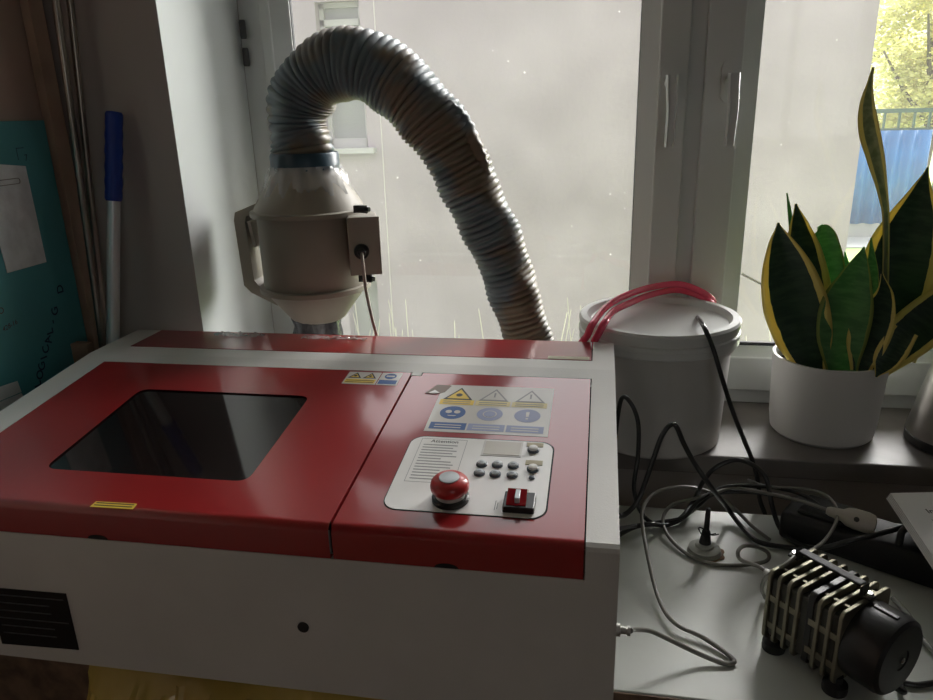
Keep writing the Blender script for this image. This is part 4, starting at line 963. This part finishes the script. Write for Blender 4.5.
# small corner bracket mark
def barX(y0, y1, z0, z1, mi): poly(bm, [(y0, z0), (y1, z0), (y1, z1), (y0, z1)], 0, lambda y, z, h: (BXX+.0004, y, z), mi)
k0 = onX(18, 160, BXX); barX(k0.y, k0.y+.0012, k0.z, k0.z+.018, 0); barX(k0.y, k0.y+.016, k0.z+.017, k0.z+.018, 0)
k1 = onX(26, 158, BXX); text(bm, '7', .014, lambda x, y: (BXX+.0004, k1.y+x, k1.z+y), 0, 0)
obj('corner_mark', bm, BOARDINK, tb_); bm = NB()
# handwriting
k2 = onX(9, 326, BXX); text(bm, '428-16', .011, lambda x, y: (BXX+.0004, k2.y+x+.002, k2.z+y+x*.15), 0, 1)
k3 = onX(1, 311, BXX); text(bm, 'O', .014, lambda x, y: (BXX+.0004, k3.y+x, k3.z+y), 0, 1)
obj('handwriting', bm, [BOARDINK, REDINK], tb_)
def sheet(nm, px, off, m, label, extra=None):
    bm = NB(); P = [onX(x, y, BXX+off) for x, y in px]; n_ = 10
    g = []
    for i in range(n_+1):
        r = []
        for j in range(n_+1):
            u, v = i/n_, j/n_; p = P[0]*(1-u)*(1-v)+P[1]*u*(1-v)+P[2]*u*v+P[3]*(1-u)*v
            r.append((p, abs(math.sin(i*1.3)*math.cos(j*1.7))*.0006))
        g.append(r)
    F1 = [[bm.verts.new((BXX+off+.0009+h, p.y, p.z)) for p, h in r] for r in g]; F0 = [[bm.verts.new((BXX+off, p.y, p.z)) for p, h in r] for r in g]
    for i in range(n_):
        for j in range(n_):
            bm.faces.new((F1[i][j], F1[i+1][j], F1[i+1][j+1], F1[i][j+1])); bm.faces.new((F0[i][j], F0[i][j+1], F0[i+1][j+1], F0[i+1][j]))
    for G_ in (lambda k: (k, 0), lambda k: (k, n_), lambda k: (0, k), lambda k: (n_, k)):
        for k in range(n_):
            a, b = G_(k), G_(k+1); bm.faces.new((F1[a[0]][a[1]], F1[b[0]][b[1]], F0[b[0]][b[1]], F0[a[0]][a[1]]))
    bmesh.ops.recalc_face_normals(bm, faces=bm.faces[:])
    o = obj(nm, bm, m, None, 50, base=(BXX, P[3].y, P[3].z)); return tag(o, label, 'paper')
lb = sheet('paper_label', [(-22, 163), (25, 166), (46, 262), (7, 273)], .0006, PAPERM, 'crinkled pale paper sheet stuck on the teal board')
bm = NB(); ka, kb_ = onX(0, 176, BXX), onX(18, 180, BXX)
Pr = [Vector((BXX+.0032, y, z)) for y, z in rrect(ka.y-.01, kb_.y, kb_.z-.005, kb_.z+.003, .0035, 4)]; Pr.append(Pr[0])
sweep(bm, Pr, .0006, 5); obj('printed_slot_outline', bm, GREYINK, lb)
sheet('paper_card', [(-25, 395), (17, 381), (21, 392), (-25, 411)], .0010, PAPERW, 'upper white card propped at the foot of the teal board')
sheet('paper_card', [(-25, 412), (21, 393), (24, 399), (-25, 424)], .0005, PAPERW, 'lower bluish white card below the other at the teal board')
# pipes
def rod(nm, top, bot, yt, yb, r, m, label, cat, grp=None, ztop=None, zbot=ZF):
    a, b = onY(*top, yt), onY(*bot, yb); d = (a-b); f = lambda z: b+d*((z-b.z)/d.z)
    P0 = f(zbot); P1 = f(ztop) if ztop is not None else a
    bm = NB(); sweep(bm, [P0, P0.lerp(P1, .5), P1], r, 20); return tag(obj(nm, bm, m, None, 50, base=P0), label, cat, grp), f
rod('metal_pipe', (55.5, 0), (102, 340), .120, .112, .0062, PIPE, 'front metal pipe in the corner, nearer to the teal board', 'pipe', ztop=1.25)
rod('metal_pipe', (70, 0), (106, 340), .142, .130, .0056, PIPE, 'metal pipe just behind the other one, nearer to the blue handle', 'pipe', ztop=1.22)
# dark wooden lath beside the board and a short batten
bm = NB(); box(bm, XL+.002, XL+.018, .128, .160, ZF, 1.45, .001); tag(obj('wooden_lath', bm, mat('lath_wood', (.50, .36, .27), .7, noise=.2, nscale=9), None, base=(XL+.01, .14, ZF)), 'tall brown wooden lath standing in the corner behind the pipes', 'lath')
p_ = onY(72, 343, .05); q_ = onY(90, 345, .05)
bm = NB(); box(bm, p_.x+.0, q_.x-.002, .045, .062, ZF, p_.z, .001); tag(obj('wooden_batten', bm, WOOD, None, base=(p_.x, .05, ZF)), 'short brown wooden batten ending just above the rear corner of the laser cutter', 'batten')
# blue handled pole
a, b = onY(114, 112, .150), onY(113, 335, .090); d = a-b; f_ = lambda z: b+d*((z-b.z)/d.z)
P0 = f_(ZF); zg = onY(114, 198, .135).z
pole = thing('broom_pole', P0, 'white aluminium pole with a blue plastic grip leaning in the corner', 'pole')
bm = NB(); Pm = [f_(ZF), f_(-.3), f_(zg), f_(zg+.03)]
sweep(bm, Pm, .0105, 24, rm=lambda i, j: 1-.06*(j % 3 == 0)); obj('shaft', bm, POLEW, pole, 30)
bm = NB(); n_ = 40; g0, g1_ = f_(zg-.004), f_(a.z)
sweep(bm, [g0.lerp(g1_, i/n_) for i in range(n_+1)], lambda i, n: (.0138+.0005*math.sin(i*.9)*(1 if 4 < i < 36 else 0)) if 0 < i < n_ else .0118, 24); obj('grip', bm, BLUEG, pole, 50)

# ================================================================== YELLOW FILM UNDER THE MACHINE
bm = NB(); nx, nz = 90, 26; rnd = random.Random(5); g = []
for i in range(nx+1):
    x = -.625+i/nx*.48; col_ = [bm.verts.new((x, -.315, DZ+.0006)), bm.verts.new((x, -.330, DZ+.0006)), bm.verts.new((x, -.3345, DZ-.004))]
    for j in range(nz+1):
        v = j/nz; k = min(1, v*5)
        z = -.262-v*.30
        fold = math.sin(x*19+v*5+math.sin(x*7)*2)+.6*math.sin(x*43-v*13)+.5*abs(math.sin(x*70+v*31+math.sin(v*20)))+rnd.uniform(-.25, .25)
        y = -.337-.040*math.sin(min(1, v*3.2)*PI/2)+.024*fold*k-.012*k
        col_.append(bm.verts.new((x, min(y, -.336), z+.006*k*math.sin(x*23))))
    g.append(col_)
nz += 3
for i in range(nx):
    for j in range(nz): bm.faces.new((g[i][j], g[i][j+1], g[i+1][j+1], g[i+1][j]))
bmesh.ops.solidify(bm, geom=bm.faces[:], thickness=.0008)
tag(obj('yellow_plastic_sheet', bm, YFILM, None, 28, base=(-.45, -.35, -.5)), 'crumpled yellow plastic sheet hanging at the desk edge beneath the laser cutter', 'plastic sheet')

# ================================================================== LIGHT
sc = bpy.context.scene
wd = bpy.data.worlds.new('sky'); sc.world = wd; wd.use_nodes = True; N = wd.node_tree.nodes; Lk = wd.node_tree.links
bg = N['Background']; tc = N.new('ShaderNodeTexCoord'); sp_ = N.new('ShaderNodeSeparateXYZ'); Lk.new(tc.outputs['Generated'], sp_.inputs[0])
rp = N.new('ShaderNodeValToRGB'); e = rp.color_ramp.elements; e[0].position = .0; e[0].color = (.45, .45, .44, 1); e[1].position = .85; e[1].color = (1.15, 1.17, 1.20, 1)
Lk.new(sp_.outputs[2], rp.inputs[0]); Lk.new(rp.outputs[0], bg.inputs[0]); bg.inputs[1].default_value = .88
def portal(x0, x1, z0, z1, y, ry):
    l = bpy.data.lights.new('portal', 'AREA'); l.shape = 'RECTANGLE'; l.size = x1-x0; l.size_y = z1-z0; l.cycles.is_portal = True
    o = bpy.data.objects.new('portal', l); COL.objects.link(o); o.location = ((x0+x1)/2, y, (z0+z1)/2+Z1); o.rotation_euler = (math.radians(90)*ry, 0, 0)
portal(WX0, WX1, SZ, WZ1, .62, -1); portal(.6, 1.4, .1, 1.0, YF-.13, 1)
sun = bpy.data.lights.new('bright_sky', 'SUN'); sun.energy = 9.5; sun.angle = math.radians(60); sun.color = (1, .98, .95)
so = bpy.data.objects.new('bright_sky', sun); COL.objects.link(so); so.location = (2, 6, 6); so.rotation_euler = Vector((.80, .74, .62)).to_track_quat('Z', 'Y').to_euler()
sc.view_settings.view_transform = 'Standard'; sc.view_settings.look = 'None'; sc.view_settings.gamma = 1; sc.view_settings.use_curve_mapping = False
sc.view_settings.exposure = 1.5
